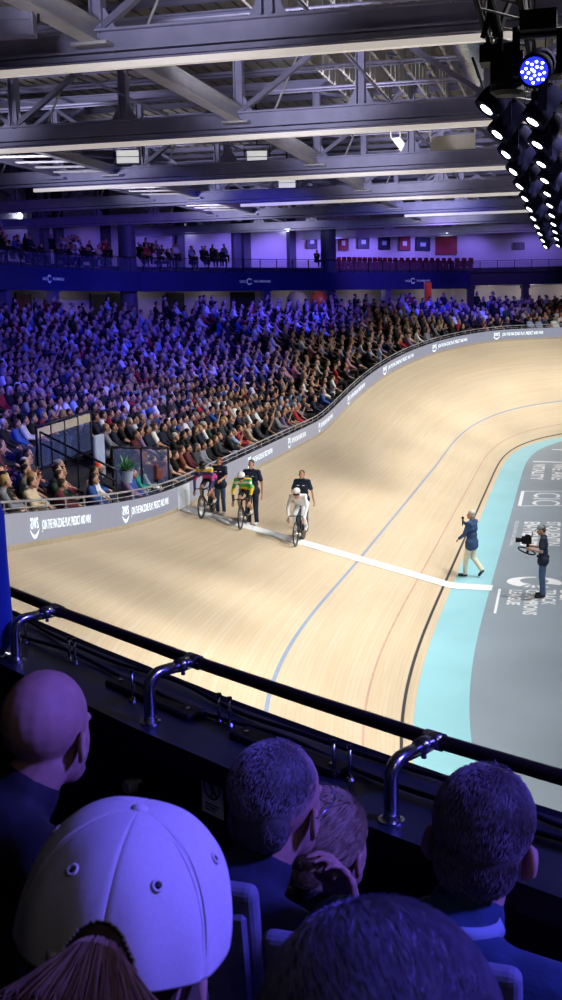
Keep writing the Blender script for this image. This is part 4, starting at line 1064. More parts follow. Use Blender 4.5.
# ---- holders in navy T-shirts
holders = [((221,514), PI-.15, J_(STAND, elbowL=(-.27,.12,1.2), wristL=(-.2,.34,1.12), wristR=(.27,.02,.88), elbowR=(.27,-.03,1.15), headR=rx(-.35)), m_jean, '#7a3b20', 'long', 'person in navy T-shirt and blue jeans steadying the cyclist by the wall', m_shoe),
           ((253,525), PI-.12, J_(STAND, elbowR=(.26,.10,1.18), wristR=(.20,.32,1.05), wristL=(-.30,.04,.86), elbowL=(-.28,-.02,1.15), headR=rx(-.2)), m_navy, '#3a2b22', 'short', 'person in navy T-shirt and dark trousers standing behind the green cyclist', m_shoe),
           ((303,531), PI-.1, J_(STAND, elbowR=(.27,.10,1.17), wristR=(.18,.32,1.0), wristL=(-.36,.06,.90), elbowL=(-.29,0,1.16)), m_jean, '#5a4030', 'short', 'person in navy T-shirt standing behind the cyclist in white', m_shoed)]
HSC = {(221,514): .88, (253,525): 1.0, (303,531): .95}
m_logo = mat('shirt_print', '#cfd6e6', .7)
for (px, py), yaw, J, tr_, hr, st_, lab, sh_ in holders:
    p, s, w = on_track(px, py)
    o = person('person', J, p, yaw, lab, m_navy, tr_, sh_, hr, st_, 'short', hem=.02); o.scale = (HSC[(px, py)],)*3
    t = MB(); 
    for x0, x1 in ((-.11,-.05), (.05,.12)): t.grid([[(x0+(x1-x0)*u, .135-.25*abs(x0+(x1-x0)*u)*.2, 1.33+.02*v) for u in np.linspace(0, 1, 4)] for v in (0, 1)])
    pr = t.build('chest_print', m_logo, o); mo = pr.modifiers.new('t', 'SOLIDIFY'); mo.thickness = .03; mo.offset = 0
# ---- man in blazer walking across the blue band
p = on_z(471.5, 577, 0)
J = J_(STAND, kneeL=(-.09,.11,.51), ankleL=(-.09,.14,.09), toeL=(-.10,.30,.045), kneeR=(.09,.0,.50), ankleR=(.09,-.26,.20), toeR=(.10,-.17,.06), hipL=(-.09,0,.92), hipR=(.09,0,.92),
       elbowR=(.27,.14,1.22), wristR=(.10,.28,1.40), handR=(-.2,.3,.9), palmR=(-.6,.5,0), elbowL=(-.26,.08,1.16), wristL=(-.16,.28,1.02), headR=rz(.1))
m_blazer = mat('blazer', '#27456e', .8, var=.1); m_cream = mat('cream_trousers', '#e6ddc4', .8)
yawb = PI/2-HD-.15
bl = person('person', J, p, yawb, 'grey-haired person in navy blazer and cream trousers walking along the blue band', m_blazer, m_cream, m_shoed, '#cfc8c0', 'short', 'long', hem=.08)
sc_ = MB(); sc_.tube([(-.05,.10,1.42),(-.02,.135,1.3),(.0,.14,1.15)], [.03,.03,.02], 8); sc_.build('shirt_front', m_whitek, bl, True)
Rb = Matrix.Rotation(yawb, 3, 'Z')
mc = empty('microphone', p+Rb @ Vector((.07,.31,1.42)), yawb); b = MB(); b.tube([(0,0,-.10),(-.02,-.02,.08)], [.014,.018], 10); b.build('handle', m_blk, mc, True); b = MB(); b.ell((-.025,-.024,.11), (.035,.035,.04)); b.build('foam_head', m_blk, mc, True)
tag(mc, 'dark hand microphone held up by the person in the blazer', 'microphone')
# ---- cameraman with a ring stabiliser
p = on_z(542.5, 597, 0); yawc = PI/2-HD+.2; Rc = Matrix.Rotation(yawc, 3, 'Z')
J = J_(STAND, elbowL=(-.29,.02,1.17), wristL=(-.19,.27,1.20), elbowR=(.29,.02,1.17), wristR=(.19,.27,1.20), handL=(.1,1,.1), handR=(-.1,1,.1), palmL=(1,0,0), palmR=(-1,0,0), headR=rx(-.25), head=(0,.06,1.64))
cmn = person('person', J, p, yawc, 'camera operator in navy T-shirt, jeans and grey cap standing on the infield', m_navy, m_jean, m_shoed, '#4a4038', 'short', 'short', curl=1.1, hem=.04)
cp_ = MB(); c = Vector(J['head']); R = J['headR']; cp_.grid([[c+R @ Vector((.095*math.sin(t_)*math.cos(a), .108*math.sin(t_)*math.sin(a)-.01, .04+.09*math.cos(t_))) for a in np.linspace(0, 2*PI, 21)] for t_ in np.linspace(0.01, 1.6, 9)])
cp_.grid([[c+R @ Vector((.085*u, .075+.02*v*4*(1-.4*u*u), .045-.012*v)) for u in np.linspace(-1, 1, 9)] for v in (0, 1)])
ho = cp_.build('cap', mat('cap_grey', '#8d9298', .8), cmn, True); mo = ho.modifiers.new('t', 'SOLIDIFY'); mo.thickness = .008
w_ = MB(); w_.tube([(.12*math.cos(a), .005+.125*math.sin(a), 1.0) for a in np.linspace(0, 2*PI, 21)], .03, 8); w_.build('waist_belt', m_blk, cmn, True)
rg = empty('ring_stabiliser', p+Rc @ Vector((0,.37,1.22)), yawc)
b = MB(); b.tube([(.25*math.cos(a), .02+.2*math.sin(a), -.10+.07*math.sin(a)) for a in np.linspace(0, 2*PI, 37)], .018, 8); b.build('ring_grip', m_blk, rg, True)
b = MB(); b.tube([(-.25,0,-.02),(-.12,.04,-.12),(0,.06,-.16),(.12,.04,-.12),(.25,0,-.02)], .012, 6); b.tube([(-.16,.02,-.23),(.16,.02,-.23)], .012, 6); b.build('gimbal_arm', m_met, rg, True)
b = MB(); b.box((-.07,-.09,.08),(.07,.14,.25)); b.box((-.03,-.06,.25),(.03,.06,.29)); b.box((-.03,-.03,-.14),(.03,.03,.08)); b.lathe([(.05,.12),(.055,.2),(.065,.26)], Matrix.Translation((0,.02,.16)) @ Matrix.Rotation(-PI/2, 4, 'X'), 16); b.build('camera_body', m_blk, rg)
b = MB(); b.box((-.09,-.115,.27),(.09,-.10,.37)); b.tube([(0,-.08,.24),(0,-.105,.29)], .01, 6); b.build('monitor', m_carbon, rg)
tag(rg, 'video camera on a hoop-shaped stabiliser held by the camera operator', 'camera rig')

# ================================================================== STAIRWELL in the stand
m_frame = mat('frame_dark', '#171a2c', .4, .2)
A_, B_ = at(36, 427, 29), at(90, 411, 30.8)
fl0 = lambda p: H0+RISE*max(0, round((-9.9-p.x-1.0)/PITCH))
vg = empty('stair_balustrade', (A_.x, A_.y, A_.z-1.15))
def lv(p): return Vector(p)-vg.location
Z = Vector((0, 0, 1))
b = MB(); b.tube([lv(A_), lv(B_)], .035, 8); b.tube([lv(A_-Z*1.1), lv(B_-Z*1.1)], .03, 8); b.build('handrail', m_frame, vg, True)
gp = MB(); gp.beam(lv(A_-Z*.62), lv(B_-Z*.62), .02, .85); gp.build('glass_panel', m_glass, vg)
for k in range(5): bb_ = MB(); q = A_.lerp(B_, k/4); bb_.beam(lv(q), lv(q-Z*1.2), .05, .05); bb_.build('post', m_frame, vg)
pp = MB(); pp.beam(lv(A_-Z*.17), lv(B_-Z*.17), .03, .22); pp.build('pale_strip', mat('pale_strip', '#c9bd9c', .7), vg)
tag(vg, 'dark-framed glass balustrade above the stairwell in the stand', 'balustrade')
C_, D_ = at(40, 432, 28.6), at(116, 470, 27.4)
vs_ = empty('stair_handrail', (D_.x, D_.y, D_.z-.9)); b = MB()
for dz in (0, -.28): b.tube([C_+Z*dz-vs_.location, D_+Z*dz-vs_.location], .028, 8)
b.build('rails', m_frame, vs_, True)
for t_ in (.0, .5, 1.0): bb_ = MB(); q = C_.lerp(D_, t_); bb_.tube([q-vs_.location, q-Z*.95-vs_.location], .022, 6); bb_.build('post', m_frame, vs_)
tag(vs_, 'dark double handrail sloping down beside the stairwell', 'handrail')
m_block = mat('pale_block', '#a9b6d6', .7)
q = at(99, 452, 29.6); pb = MB(); pb.box((-.05,-.30,-.7),(.05,.30,.45)); o = pb.build('stairwell_panel', m_block); o.location = q; mo = o.modifiers.new('b', 'BEVEL'); mo.width = .03; tag(o, 'pale rectangular panel standing in the stairwell behind the front rows', 'panel')
E0, E1 = at(112, 447, 29.0), at(168, 448, 30.6)
gs = empty('glass_screen', (E0.x, E0.y, E0.z-1.0)); b = MB(); b.beam(E0-Z*.5-gs.location, E1-Z*.5-gs.location, .02, .9); b.build('pane', m_glass, gs)
for t_ in (0, .5, 1): q = E0.lerp(E1, t_)-gs.location; bb_ = MB(); bb_.beam(q, q-Z*1.0, .05, .05); bb_.build('post', m_frame, gs)
b = MB(); b.tube([E0-gs.location, E1-gs.location], .03, 8); b.build('top_rail', m_frame, gs, True); tag(gs, 'glass screen with dark posts behind the front row near the finish line', 'glass screen')
q = at(152, 459, 30.6); ar = empty('brown_armchair', (q.x, q.y, q.z-.62), -PI/2); m_brown = mat('brown_leather', '#7a3d33', .5, var=.2)
for nm, lo, hi in (('seat', (-.33,-.3,.1), (.33,.35,.45)), ('backrest', (-.33,-.42,.1), (.33,-.25,.95)), ('armrest', (-.45,-.4,.1), (-.32,.35,.62)), ('armrest', (.32,-.4,.1), (.45,.35,.62))):
    b = MB(); b.box(lo, hi); o = b.build(nm, m_brown, ar); mo = o.modifiers.new('b', 'BEVEL'); mo.width = .06; mo.segments = 3
for x in (-.38, .38):
    for y in (-.35, .3): b = MB(); b.tube([(x,y,0),(x,y,.12)], .025, 8); b.build('leg', m_frame, ar)
ar.scale = (.85,)*3; tag(ar, 'red-brown upholstered armchair behind the front row beside the glass screen', 'armchair')
q = at(126, 463, 28.6); pt_ = empty('potted_plant', (q.x, q.y, q.z-.5)); b = MB(); b.lathe([(.13,0),(.18,.3),(.2,.32),(.17,.32),(.16,.28)], None, 18); b.build('pot', m_block, pt_)
b = MB(); rp = random.Random(5)
for k in range(46):
    a = rp.uniform(0, 2*PI); e = rp.uniform(.3, 1.2); L_ = rp.uniform(.3, .55); d = Vector((math.cos(a)*math.cos(e), math.sin(a)*math.cos(e), math.sin(e))); sd = d.cross(Vector((0,0,1))).normalized()*.035
    q0 = Vector((0,0,.3)); q1 = q0+d*L_*.55; q2 = q0+d*L_-Vector((0,0,.06)); b.add([q0-sd*.3, q0+sd*.3, q1+sd, q1-sd, q2], [(0,1,2,3),(3,2,4)])
b.build('leaves', mat('leaf', '#5f9a6a', .6, var=.3), pt_, fix=False); tag(pt_, 'leafy green potted plant behind the front row by the stairwell', 'plant')
print('STAIR', A_, B_, C_, D_, E0, E1, ar.location, pt_.location)

# big balloons at the back of the stand
for px, py, r_, col, lab in ((297, 302, .75, '#d8c69a', 'large pale yellow balloon at the back of the stand'), (319, 300, .62, '#e0603a', 'large orange balloon next to the pale yellow one')):
    q = at(px, py, 80); b = MB(); b.ell(q, (r_, r_, r_*1.03), None, 0, 28, 18); o = MB()
    bo = empty('balloon', q); b = MB(); b.ell((0,0,0), (r_, r_, r_*1.03), None, 0, 28, 18); b.build('envelope', mat('balloon_skin', col, .35, var=.04), bo, True)
    b = MB(); b.lathe([(.03,-r_*1.02),(.08,-r_*1.1)], None, 10); b.tube([(0,0,-r_*1.05),(.03,0,-r_-.4),(0,0,min(-r_-.3, conc_z-q.z))], .01, 5); b.build('neck', m_rail, bo); tag(bo, lab, 'balloon')
q = at(428, 293, 92); fl = empty('orange_flag', (q.x, q.y, conc_z)); b = MB(); b.grid([[(-.28+.56*u, .06*math.sin(u*6+v*3), .5+2.1*v) for u in np.linspace(0,1,8)] for v in np.linspace(0,1,8)]); o = b.build('cloth', mat('orange_cloth', '#e2622c', .8), fl, True); mo = o.modifiers.new('t', 'SOLIDIFY'); mo.thickness = .01
b = MB(); b.tube([(-.3,0,0),(-.3,0,2.7)], .03, 8); b.build('pole', m_rail, fl); tag(fl, 'upright orange flag beside the far concourse pillar', 'flag')
# empty maroon seats on the upper gallery
m_seat = mat('seat_maroon', '#8e1c3a', .6, var=.15)
se = empty('gallery_chair'); b = MB(); b.box((-.22,-.2,.38),(.22,.24,.46)); b.build('seat', m_seat, se); b = MB(); b.box((-.22,-.26,.40),(.22,-.19,.92)); b.build('backrest', m_seat, se); b = MB(); b.box((-.05,-.22,0),(.05,.0,.4)); b.build('leg', m_dark, se)
n_ = 0
for row_, dd in enumerate((1.6, 2.5, 3.4)):
    u = UC(336, dd)
    while u < UC(474, dd):
        p_, r = along(u, dd); o = se if n_ == 0 else copy_tree(se); o.location = (p_.x, p_.y, 9.62+.3*row_); o.rotation_euler = (0, 0, r+PI); n_ += 1; u += .56
        tag(o, 'empty maroon seat, '+ORD[row_]+' gallery row behind the balustrade', 'seat', 'empty gallery seats, '+ORD[row_]+' row')
gst = MB()
for row_ in (1, 2):
    pa = [along(u, 2.05+.9*(row_-1))[0] for u in np.arange(12, GLEN-2, 2)]; pb_ = [along(u, 8.5)[0] for u in np.arange(12, GLEN-2, 2)]
    gst.grid([[(a.x, a.y, 9.5), (a.x, a.y, 9.62+.3*row_), (c_.x, c_.y, 9.62+.3*row_)] for a, c_ in zip(pa, pb_)])
tag(gst.build('floor_gallery_steps', m_terr), kind='structure')
# ================================================================== OUR BALCONY
m_par = mat('parapet_black', '#0d0f16', .55, var=.3, scale=3); m_ledge = mat('ledge_metal', '#2a3140', .38, .5, var=.25, scale=5); m_chrome = mat('chrome', '#c3c6cc', .22, 1.0, var=.05); m_hand = mat('handrail_dark', '#2b2524', .3, .4, var=.1)
RP = [(-3.3,5.25),(-2.44,4.61),(-2.06,4.32),(-1.26,3.75),(-.80,3.45),(-.35,3.17),(.01,2.97),(.9,2.5),(1.9,2.0)]
RZ = 5.72
def rpt(t):
    acc = [0]
    for a, b_ in zip(RP, RP[1:]): acc.append(acc[-1]+math.hypot(b_[0]-a[0], b_[1]-a[1]))
    t = max(0, min(acc[-1]-1e-6, t)); i = max(k for k in range(len(RP)-1) if acc[k] <= t)
    u = (t-acc[i])/(acc[i+1]-acc[i]); p = Vector((RP[i][0]+(RP[i+1][0]-RP[i][0])*u, RP[i][1]+(RP[i+1][1]-RP[i][1])*u, 0)); return p, acc[-1]
RL = rpt(0)[1]; RT_ = np.linspace(0, RL-.001, 60)
def rail_pt(t, o=0, z=0):
    p = rpt(t)[0]; a = rpt(max(0, t-.25))[0]; b_ = rpt(min(RL-.001, t+.25))[0]; d = (b_-a).normalized(); n = Vector((-d.y, d.x, 0))
    return Vector((p.x+n.x*o, p.y+n.y*o, z)), n, d
def t_at(px, o=0, z=RZ): return float(min(RT_, key=lambda t: abs(pix(rail_pt(t, o, z)[0])[0]-px)))
RT2 = np.linspace(0, RL-.001, 400)
def t_at(px, o=0, z=RZ): return float(min(RT2, key=lambda t: abs(pix(rail_pt(t, o, z)[0])[0]-px)))
pr = MB(); prof = [(-.22,4.55),(-.22,5.44),(-.27,5.46),(-.27,5.54),(.12,5.54),(.14,5.55),(.16,5.54),(.16,4.6)]
pr.grid([[rail_pt(t, o, z)[0] for o, z in prof] for t in RT_], 0)
pr.m = [1 if (i % 7) in (2, 3) else 0 for i in range(len(pr.f))]
tag(pr.build('wall_parapet', [m_par, m_ledge], fix=False), 'black parapet with a metal ledge in front of the seats', 'parapet', kind='structure')
# raised cable tray and panel joints on the ledge
hr = empty('balcony_handrail', rail_pt(RL/2, 0, RZ)[0])
def lh(p): return Vector(p)-hr.location
b = MB(); b.tube([lh(rail_pt(t, 0, RZ)[0]) for t in RT_], .0225, 14); b.build('dark_rail', m_hand, hr, True)
for px in (58, 193, 434, 700):
    t = t_at(px); n = rail_pt(t)[1]; pts = []
    base = rail_pt(t, -.20, 5.54)[0]; topz = RZ-.004; r = .055
    pts = [base, base+Vector((0,0,.04)), Vector((base.x, base.y, topz-r))]
    for a in np.linspace(.2, PI/2, 7): pts.append(Vector((base.x, base.y, topz-r))+n*(r-r*math.cos(a))+Vector((0,0,r*math.sin(a))))
    pts.append(rail_pt(t, -.01, topz)[0])
    b = MB(); b.tube([lh(p) for p in pts], .021, 14); bo = b.build('bracket', m_chrome, hr, True)
    b = MB(); T = Matrix.Translation(lh(base)); b.lathe([(.038,0),(.038,.006),(.026,.009),(.022,.02)], T, 20); b.build('flange', m_chrome, bo)
    q = lh(rail_pt(t, 0, RZ)[0]); d = rail_pt(t)[2]; b = MB(); b.tube([q-n*.075, q-n*.03], .026, 14); b.tube([q-d*.03, q+d*.03], .027, 14); b.tube([q-n*.05-Vector((0,0,.02)), q-n*.05-Vector((0,0,.04))], .008, 8); b.build('collar', m_chrome, bo, True)
tag(hr, 'dark round handrail on bent chrome brackets along the balcony parapet', 'handrail')
k_ = 0
for px, py, h_ in ((20,641,.10),(26,642,.10),(69.8,661,.10),(75.5,663,.10),(133,702,.12),(219.6,722,.10),(230,726,.10),(334,775,.11),(350,781,.11)):
    q = on_z(px, py, 5.54); o = empty('ledge_bolt', q); b = MB(); b.tube([(0,0,0),(0,0,h_)], .0055, 8); b.build('shank', m_chrome, o, True); b = MB(); b.lathe([(.010,h_-.006),(.010,h_+.006)], None, 6); b.build('head', m_hand, o); b = MB(); b.lathe([(.016,0),(.016,.004),(.01,.012)], None, 12); b.build('nut', m_chrome, o)
    tag(o, 'upright bolt on the parapet ledge, '+ORD[k_]+' counted along from the blue padded post', 'bolt', 'bolts standing on the ledge'); k_ += 1
for nm, o0, lab in (('cable', -.02, 'thin black cable running along the ledge under the handrail'), ('cable', .075, 'second black cable lying by the outer lip of the ledge')):
    b = MB(); b.tube([rail_pt(t, o0+.02*math.sin(t*5+o0*40), 5.557+.006*math.sin(t*9))[0] for t in RT_], .008, 6); o = b.build(nm, m_blk, None, True); tag(o, lab, 'cable')
for px, w_, lab in ((165, .55, 'low dark cover plate on the ledge past the first visible bracket'), (300, .5, 'low dark cover plate on the ledge between the two larger brackets')):
    t = t_at(px); c, n, d = rail_pt(t, -.06, 5.54); ang = math.atan2(d.y, d.x); o = empty('ledge_cover', c, ang)
    b = MB(); b.box((-w_/2,-.04,0),(w_/2,.05,.022)); q = b.build('plate', m_par, o); mo = q.modifiers.new('b', 'BEVEL'); mo.width = .006
    for x in (-w_*.4, w_*.4): b = MB(); b.lathe([(.009,.022),(.009,.028)], Matrix.Translation((x,0,0)), 8); b.build('screw', m_chrome, o)
    tag(o, lab, 'cover plate')
# notice on the inner face
def on_face(px, py, o=-.225):
    best = min(RT2, key=lambda t: abs(pix(rail_pt(t, o, 5.2)[0])[0]-px)); zs = np.linspace(4.6, 5.5, 300); p = rail_pt(best, o)[0]
    z = min(zs, key=lambda z: abs(pix((p.x, p.y, z))[1]-py)); return rail_pt(best, o, float(z)), float(z)
(c, n, d), z = on_face(214, 791); ang = math.atan2(d.y, d.x); o = empty('notice', c-n*.004, ang)
b = MB(); b.box((-.055,-.002,-.085),(.055,.0,.085)); b.build('sheet', mat('notice_paper', '#f2f2f6', .7), o)
b = MB(); b.grid([[(r*math.cos(a), -.004, .012+r*math.sin(a)) for r in (.036,.042)] for a in np.linspace(0, 2*PI, 37)]); b.beam((-.027,-.0045,.04),(.027,-.0045,-.016),.0015,.006,0,(0,0,1))
b.add([(-.006,-.0045,.034),(.006,-.0045,.034),(.006,-.0045,.024),(-.006,-.0045,.024)], [(0,1,2,3)]); b.beam((0,-.0045,.022),(.006,-.0045,-.004),.0015,.010); b.beam((.006,-.0045,-.004),(-.006,-.0045,-.022),.0015,.005); b.beam((.004,-.0045,.018),(.016,-.0045,.006),.0015,.005)
b.build('pictogram', m_par, o); b = MB()
for k in range(3): b.box((-.035,-.004,-.05-.010*k),(.035-.01*k,-.002,-.047-.010*k))
b.build('small_print', m_par, o); tag(o, 'white notice with a ringed figure pictogram on the black parapet', 'notice')
(c, n, d), z = on_face(140, 783); o = empty('small_fitting', c, math.atan2(d.y, d.x)); T = Matrix.Rotation(PI/2, 4, 'X'); b = MB(); b.lathe([(.018,0),(.018,.02),(.026,.025),(.026,.055),(.022,.06)], T, 18); b.build('cap', mat('knob_grey', '#9a9a94', .5), o); b = MB(); b.tube([(.0,-.01,0),(.05,-.012,-.012),(.09,-.01,-.02)], .012, 8); b.build('lever', m_blk, o, True); tag(o, 'small grey knob with a dark lever on the inner face of the parapet', 'knob')
# blue padded post at the end of the rail
q = on_z(1, 656, 5.54); o = empty('padded_post', (q.x, q.y, 5.545), HD); m_pad = mat('pad_blue', '#1b4596', .7, var=.15, scale=3)
b = MB(); b.lathe([(.03,.02),(.055,.05),(.058,.15),(.052,.4),(.05,.60),(.035,.66),(.01,.67)], None, 26); b.build('padding', m_pad, o, True); b = MB(); b.lathe([(.05,0),(.05,.008),(.025,.012),(.025,.06)], None, 16); b.build('base', m_chrome, o, True); tag(o, 'blue padded post at the far end of the balcony rail', 'post')

# ---- our stand: steps and seats
AZ = math.radians(36.6); tdir = Vector((math.cos(AZ), -math.sin(AZ), 0)); ndir = Vector((math.sin(AZ), math.cos(AZ), 0)); YT = -AZ
m_fabd = mat('seat_back_fabric', '#72728a', .9, var=.12, scale=40, bump=.2); m_fab = mat('seat_fabric', '#6c6c80', .85, var=.12, scale=30, bump=.2)
def at_row(c, head_local, yaw): return Vector(c)-Matrix.Rotation(yaw, 3, 'Z') @ Vector(head_local)
def hero(c, az_head, label, roll=0, pitch=0, J=None, az_t=36.6, **kw):
    Jb = dict(SEAT); Jb['head'] = (0,.05,1.245); Jb.update(shoulderL=(-.185,-.06,1.065), shoulderR=(.185,-.06,1.065), elbowL=(-.25,.08,.80), elbowR=(.25,.08,.80)); Jb.update(J or {})
    yaw = -math.radians(az_t); Jb['headR'] = rz(-math.radians(az_head-az_t)) @ Euler((pitch, roll, 0)).to_matrix()
    o = person('person', Jb, at_row(c, Jb['head'], yaw), yaw, label, fine=True, voxel=.006, gv=.010, **kw); return o, Jb
def strands(o, J, n, ln_, col, seed=1, low=-.05, r=.0013, lift=.35, front=.07, grow=.004, name='hair_strands', flow=(0,-.3,-.5), jit=.16):
    """short hairs standing off the scalp"""
    rs_ = random.Random(seed); c = Vector(J['head']); R = J['headR']; b = MB(); k = 0
    while k < n:
        v = Vector((rs_.gauss(0,1), rs_.gauss(0,1), rs_.gauss(0,1))).normalized()
        if rs_.random() < .3:
            p = Vector((v.x*(.066+grow), v.y*(.042+grow)-.068, v.z*(.06+grow)-.015)); nn = v
            if v.y > 0 or (p.x/.081)**2+((p.y+.028)/.094)**2+((p.z-.044)/.083)**2 < 1: continue
        else: p = None
        if p is None: p = Vector((v.x*(.081+grow), v.y*(.094+grow)-.028, v.z*(.083+grow)+.044)); 
        if p.z < low or rs_.random() > (p.z-low)/.035 or (p.y > front and p.z < .085) or (p.y > .02 and p.z < .01): continue
        nn = Vector((v.x/.079, v.y/.097, v.z/.088)).normalized(); fl = Vector(flow)+Vector((rs_.uniform(-jit,jit), rs_.uniform(-jit,jit), rs_.uniform(-jit,jit))); fl = (fl-nn*fl.dot(nn))
        q1 = p+(nn*lift+fl).normalized()*ln_*.5; q2 = q1+(nn*lift*.4+fl).normalized()*ln_*.5*rs_.uniform(.6, 1.1)
        b.tube([c+R @ p, c+R @ q1, c+R @ q2], [r, r*.9, r*.3], 3, cap=False); k += 1
    q = b.build(name, m_hairc, o, fix=False); q.color = lin(col); return q
m_dnavy = mat('sweater_navy', '#141c33', .9, var=.25, scale=30, bump=.25); m_dblk = mat('jacket_black', '#0e1018', .8, var=.25, scale=20, bump=.2); m_teal = mat('sweater_teal', '#1d3450', .9, var=.25, scale=34, bump=.3); m_trs = mat('dark_trousers', '#14151b', .9)
m_hskin = mat('skin_close', '#a87c6a', .68, var=.14, scale=30, bump=.12)
KW = dict(trou=m_trs, shoe=m_shoed, skin=m_hskin)
# bald man
c = at(49, 730, 2.16); o1, J1 = hero(c, 10, 'balding person in a black jacket seated nearest the blue padded post, seen from behind', pitch=-.08, top=m_dblk, sleeves='long', hair=None, bald=True, wide=1.25, **KW)
# man with glasses, hand at chin
c = at(280, 803, 2.1); o2, J2 = hero(c, 20, 'person with glasses and cropped grey hair, hand at chin, navy sweater', pitch=-.05, top=m_dnavy, sleeves='long', hair='#4a4340', hairgrow=-.005, wide=1.15,
    J=dict(elbowR=(.22,.24,.82), wristR=(.04,.19,.985), handR=(-.12,-.10,1), palmR=(-.3,-1,0), elbowL=(-.22,.22,.80), wristL=(-.03,.21,.965), handL=(.25,-.1,1), palmL=(.2,-1,0)), curl=.8, **KW)
strands(o2, J2, 7000, .008, '#8f868a', 4, low=-.06, r=.0005, lift=.12, grow=-.004)
hc, hR = Vector(J2['head']), J2['headR']
def hq(v): return hc+hR @ Vector(v)
g_ = MB()
for s in (-1, 1): g_.tube([hq((s*.088,-.012,-.004)), hq((s*.087,.03,.002)), hq((s*.075,.098,.0))], .0022, 6)
for s in (-1, 1): g_.tube([hq((s*.036+.026*math.cos(a), .105-.012*abs(math.cos(a))*(1 if s*math.cos(a) > 0 else 0), -.006+.019*math.sin(a))) for a in np.linspace(0, 2*PI, 19)], .0015, 6)
g_.tube([hq((-.01,.106,-.002)), hq((.01,.106,-.002))], .0018, 6); go_ = g_.build('glasses', mat('glasses_metal', '#8c90a8', .25, .8), o2, True)
# companion further along
c = at(331, 845, 2.5); o3, J3 = hero(c, 26, 'person with light brown pinned-up hair leaning forward beyond the person with glasses', top=m_dblk, sleeves='long', hair='#86705a', style='bun', J=dict(head=(0,.16,1.17), shoulderL=(-.15,.10,.98), shoulderR=(.15,.10,.98)), **KW)
strands(o3, J3, 3200, .035, '#a58d70', 5, low=-.06, r=.0008, lift=.04, grow=.006, flow=(0,-.9,-.2))
# man in the blue-green sweater
c = at(482, 838, 1.8); o4, J4 = hero(c, 3, 'person with short dark hair in a blue sweater over a collared shirt, seen from behind', roll=.12, pitch=-.1, az_t=22, top=m_teal, sleeves='long', hair='#3a302c', hairgrow=-.004, wide=1.25, **KW)
strands(o4, J4, 9000, .010, '#7a6f74', 6, low=-.075, r=.0005, lift=.12, grow=-.003)
b = MB(); cc = Vector((0,-.035,1.135))
for a0, a1, dz in ((-2.6, .9, 0),):
    rows_ = [[cc+Vector((.066*math.sin(a)*(1+.12*v), -.064*math.cos(a)*(1+.14*v), .026-.022*v+.012*math.cos(a))) for a in np.linspace(-2.3, 2.3, 30)] for v in (0,.5,1)]
    b.grid(rows_)
q = b.build('shirt_collar', mat('shirt_blue', '#7f8fa2', .8), o4, True); mo = q.modifiers.new('t', 'SOLIDIFY'); mo.thickness = .004
# cap wearer
CB = at(121, 926, 1.13); az = 0; c = CB-Vector((0,0,.03))
o5, J5 = hero(c, -7, 'person in a pale baseball cap with ponytail, seated closest behind the others', roll=.15, pitch=-.06, az_t=15, top=m_dblk, sleeves='long', hair='#3f2c20', **KW)
hc5, R5 = Vector(J5['head']), J5['headR']
def cq(v): return hc5+R5 @ (Vector(v)+Vector((0,-.006,.03)))
cb = MB(); NU, NV = 240, 90; rows_ = []
for j in range(NV+1):
    t_ = j/NV; th = PI/2*t_; r_ = []
    for k in range(NU+1):
        ph = 2*PI*k/NU-PI/2; rad = math.sin(th)**.86; seam = 1-.012*math.exp(-((((ph+PI/2) % (PI/3))-0)/.03)**2)-.012*math.exp(-((((ph+PI/2) % (PI/3))-PI/3)/.03)**2)
        wr = 1+.012*math.sin(ph*5+t_*9)*t_*t_+.008*math.sin(ph*11-t_*5)*t_
        r_.append(cq((.1015*rad*math.cos(ph)*seam*wr, .113*rad*math.sin(ph)*seam*wr, .122*math.cos(th)**.92*seam+.004*math.sin(3*ph)*math.sin(th))))
    rows_.append(r_)
vs5 = [p for r in rows_ for p in r]; fs5 = []
for j in range(NV):
    for k in range(NU):
        ph = 2*PI*(k+.5)/NU-PI/2; t_ = (j+.5)/NV
        x = math.sin(ph+PI/2)*.11; z = .122*math.cos(PI/2*t_)
        if math.sin(ph) < -.3 and (x/.038)**2+(z/.052)**2 < 1: continue
        fs5.append((j*(NU+1)+k, j*(NU+1)+k+1, (j+1)*(NU+1)+k+1, (j+1)*(NU+1)+k))
cb.add(vs5, fs5)
m_cap = mat('cap_cloth', '#c9c2bd', .85, var=.06, scale=220, bump=.03)
cpo = cb.build('cap', m_cap, o5, True); mo = cpo.modifiers.new('t', 'SOLIDIFY'); mo.thickness = .003; mo.offset = 1
b = MB(); b.ell(cq((0,0,.123)), (.009,.009,.006), R5); b.build('button', m_cap, cpo, True)
for ph in (-PI/2-PI/6, -PI/2+PI/6, -PI/2+PI/2, -PI/2-PI/2):
    th = PI/2*.52; rad = math.sin(th)**.86; n_ = Vector((math.cos(ph)*math.sin(th), math.sin(ph)*math.sin(th), math.cos(th))).normalized(); p = Vector((.1035*rad*math.cos(ph), .115*rad*math.sin(ph), .124*math.cos(th)**.92)); x = n_.orthogonal().normalized(); y = n_.cross(x)
    b = MB(); b.tube([cq(p+n_*.0015+(x*math.cos(a)+y*math.sin(a))*.0048) for a in np.linspace(0, 2*PI, 17)], .0017, 6); eo = b.build('eyelet', m_cap, cpo, True)
    b = MB(); b.ell(cq(p+n_*.0005), (.0033,.0033,.0033), R5); b.build('hole', m_par, eo, True)
sm = MB()
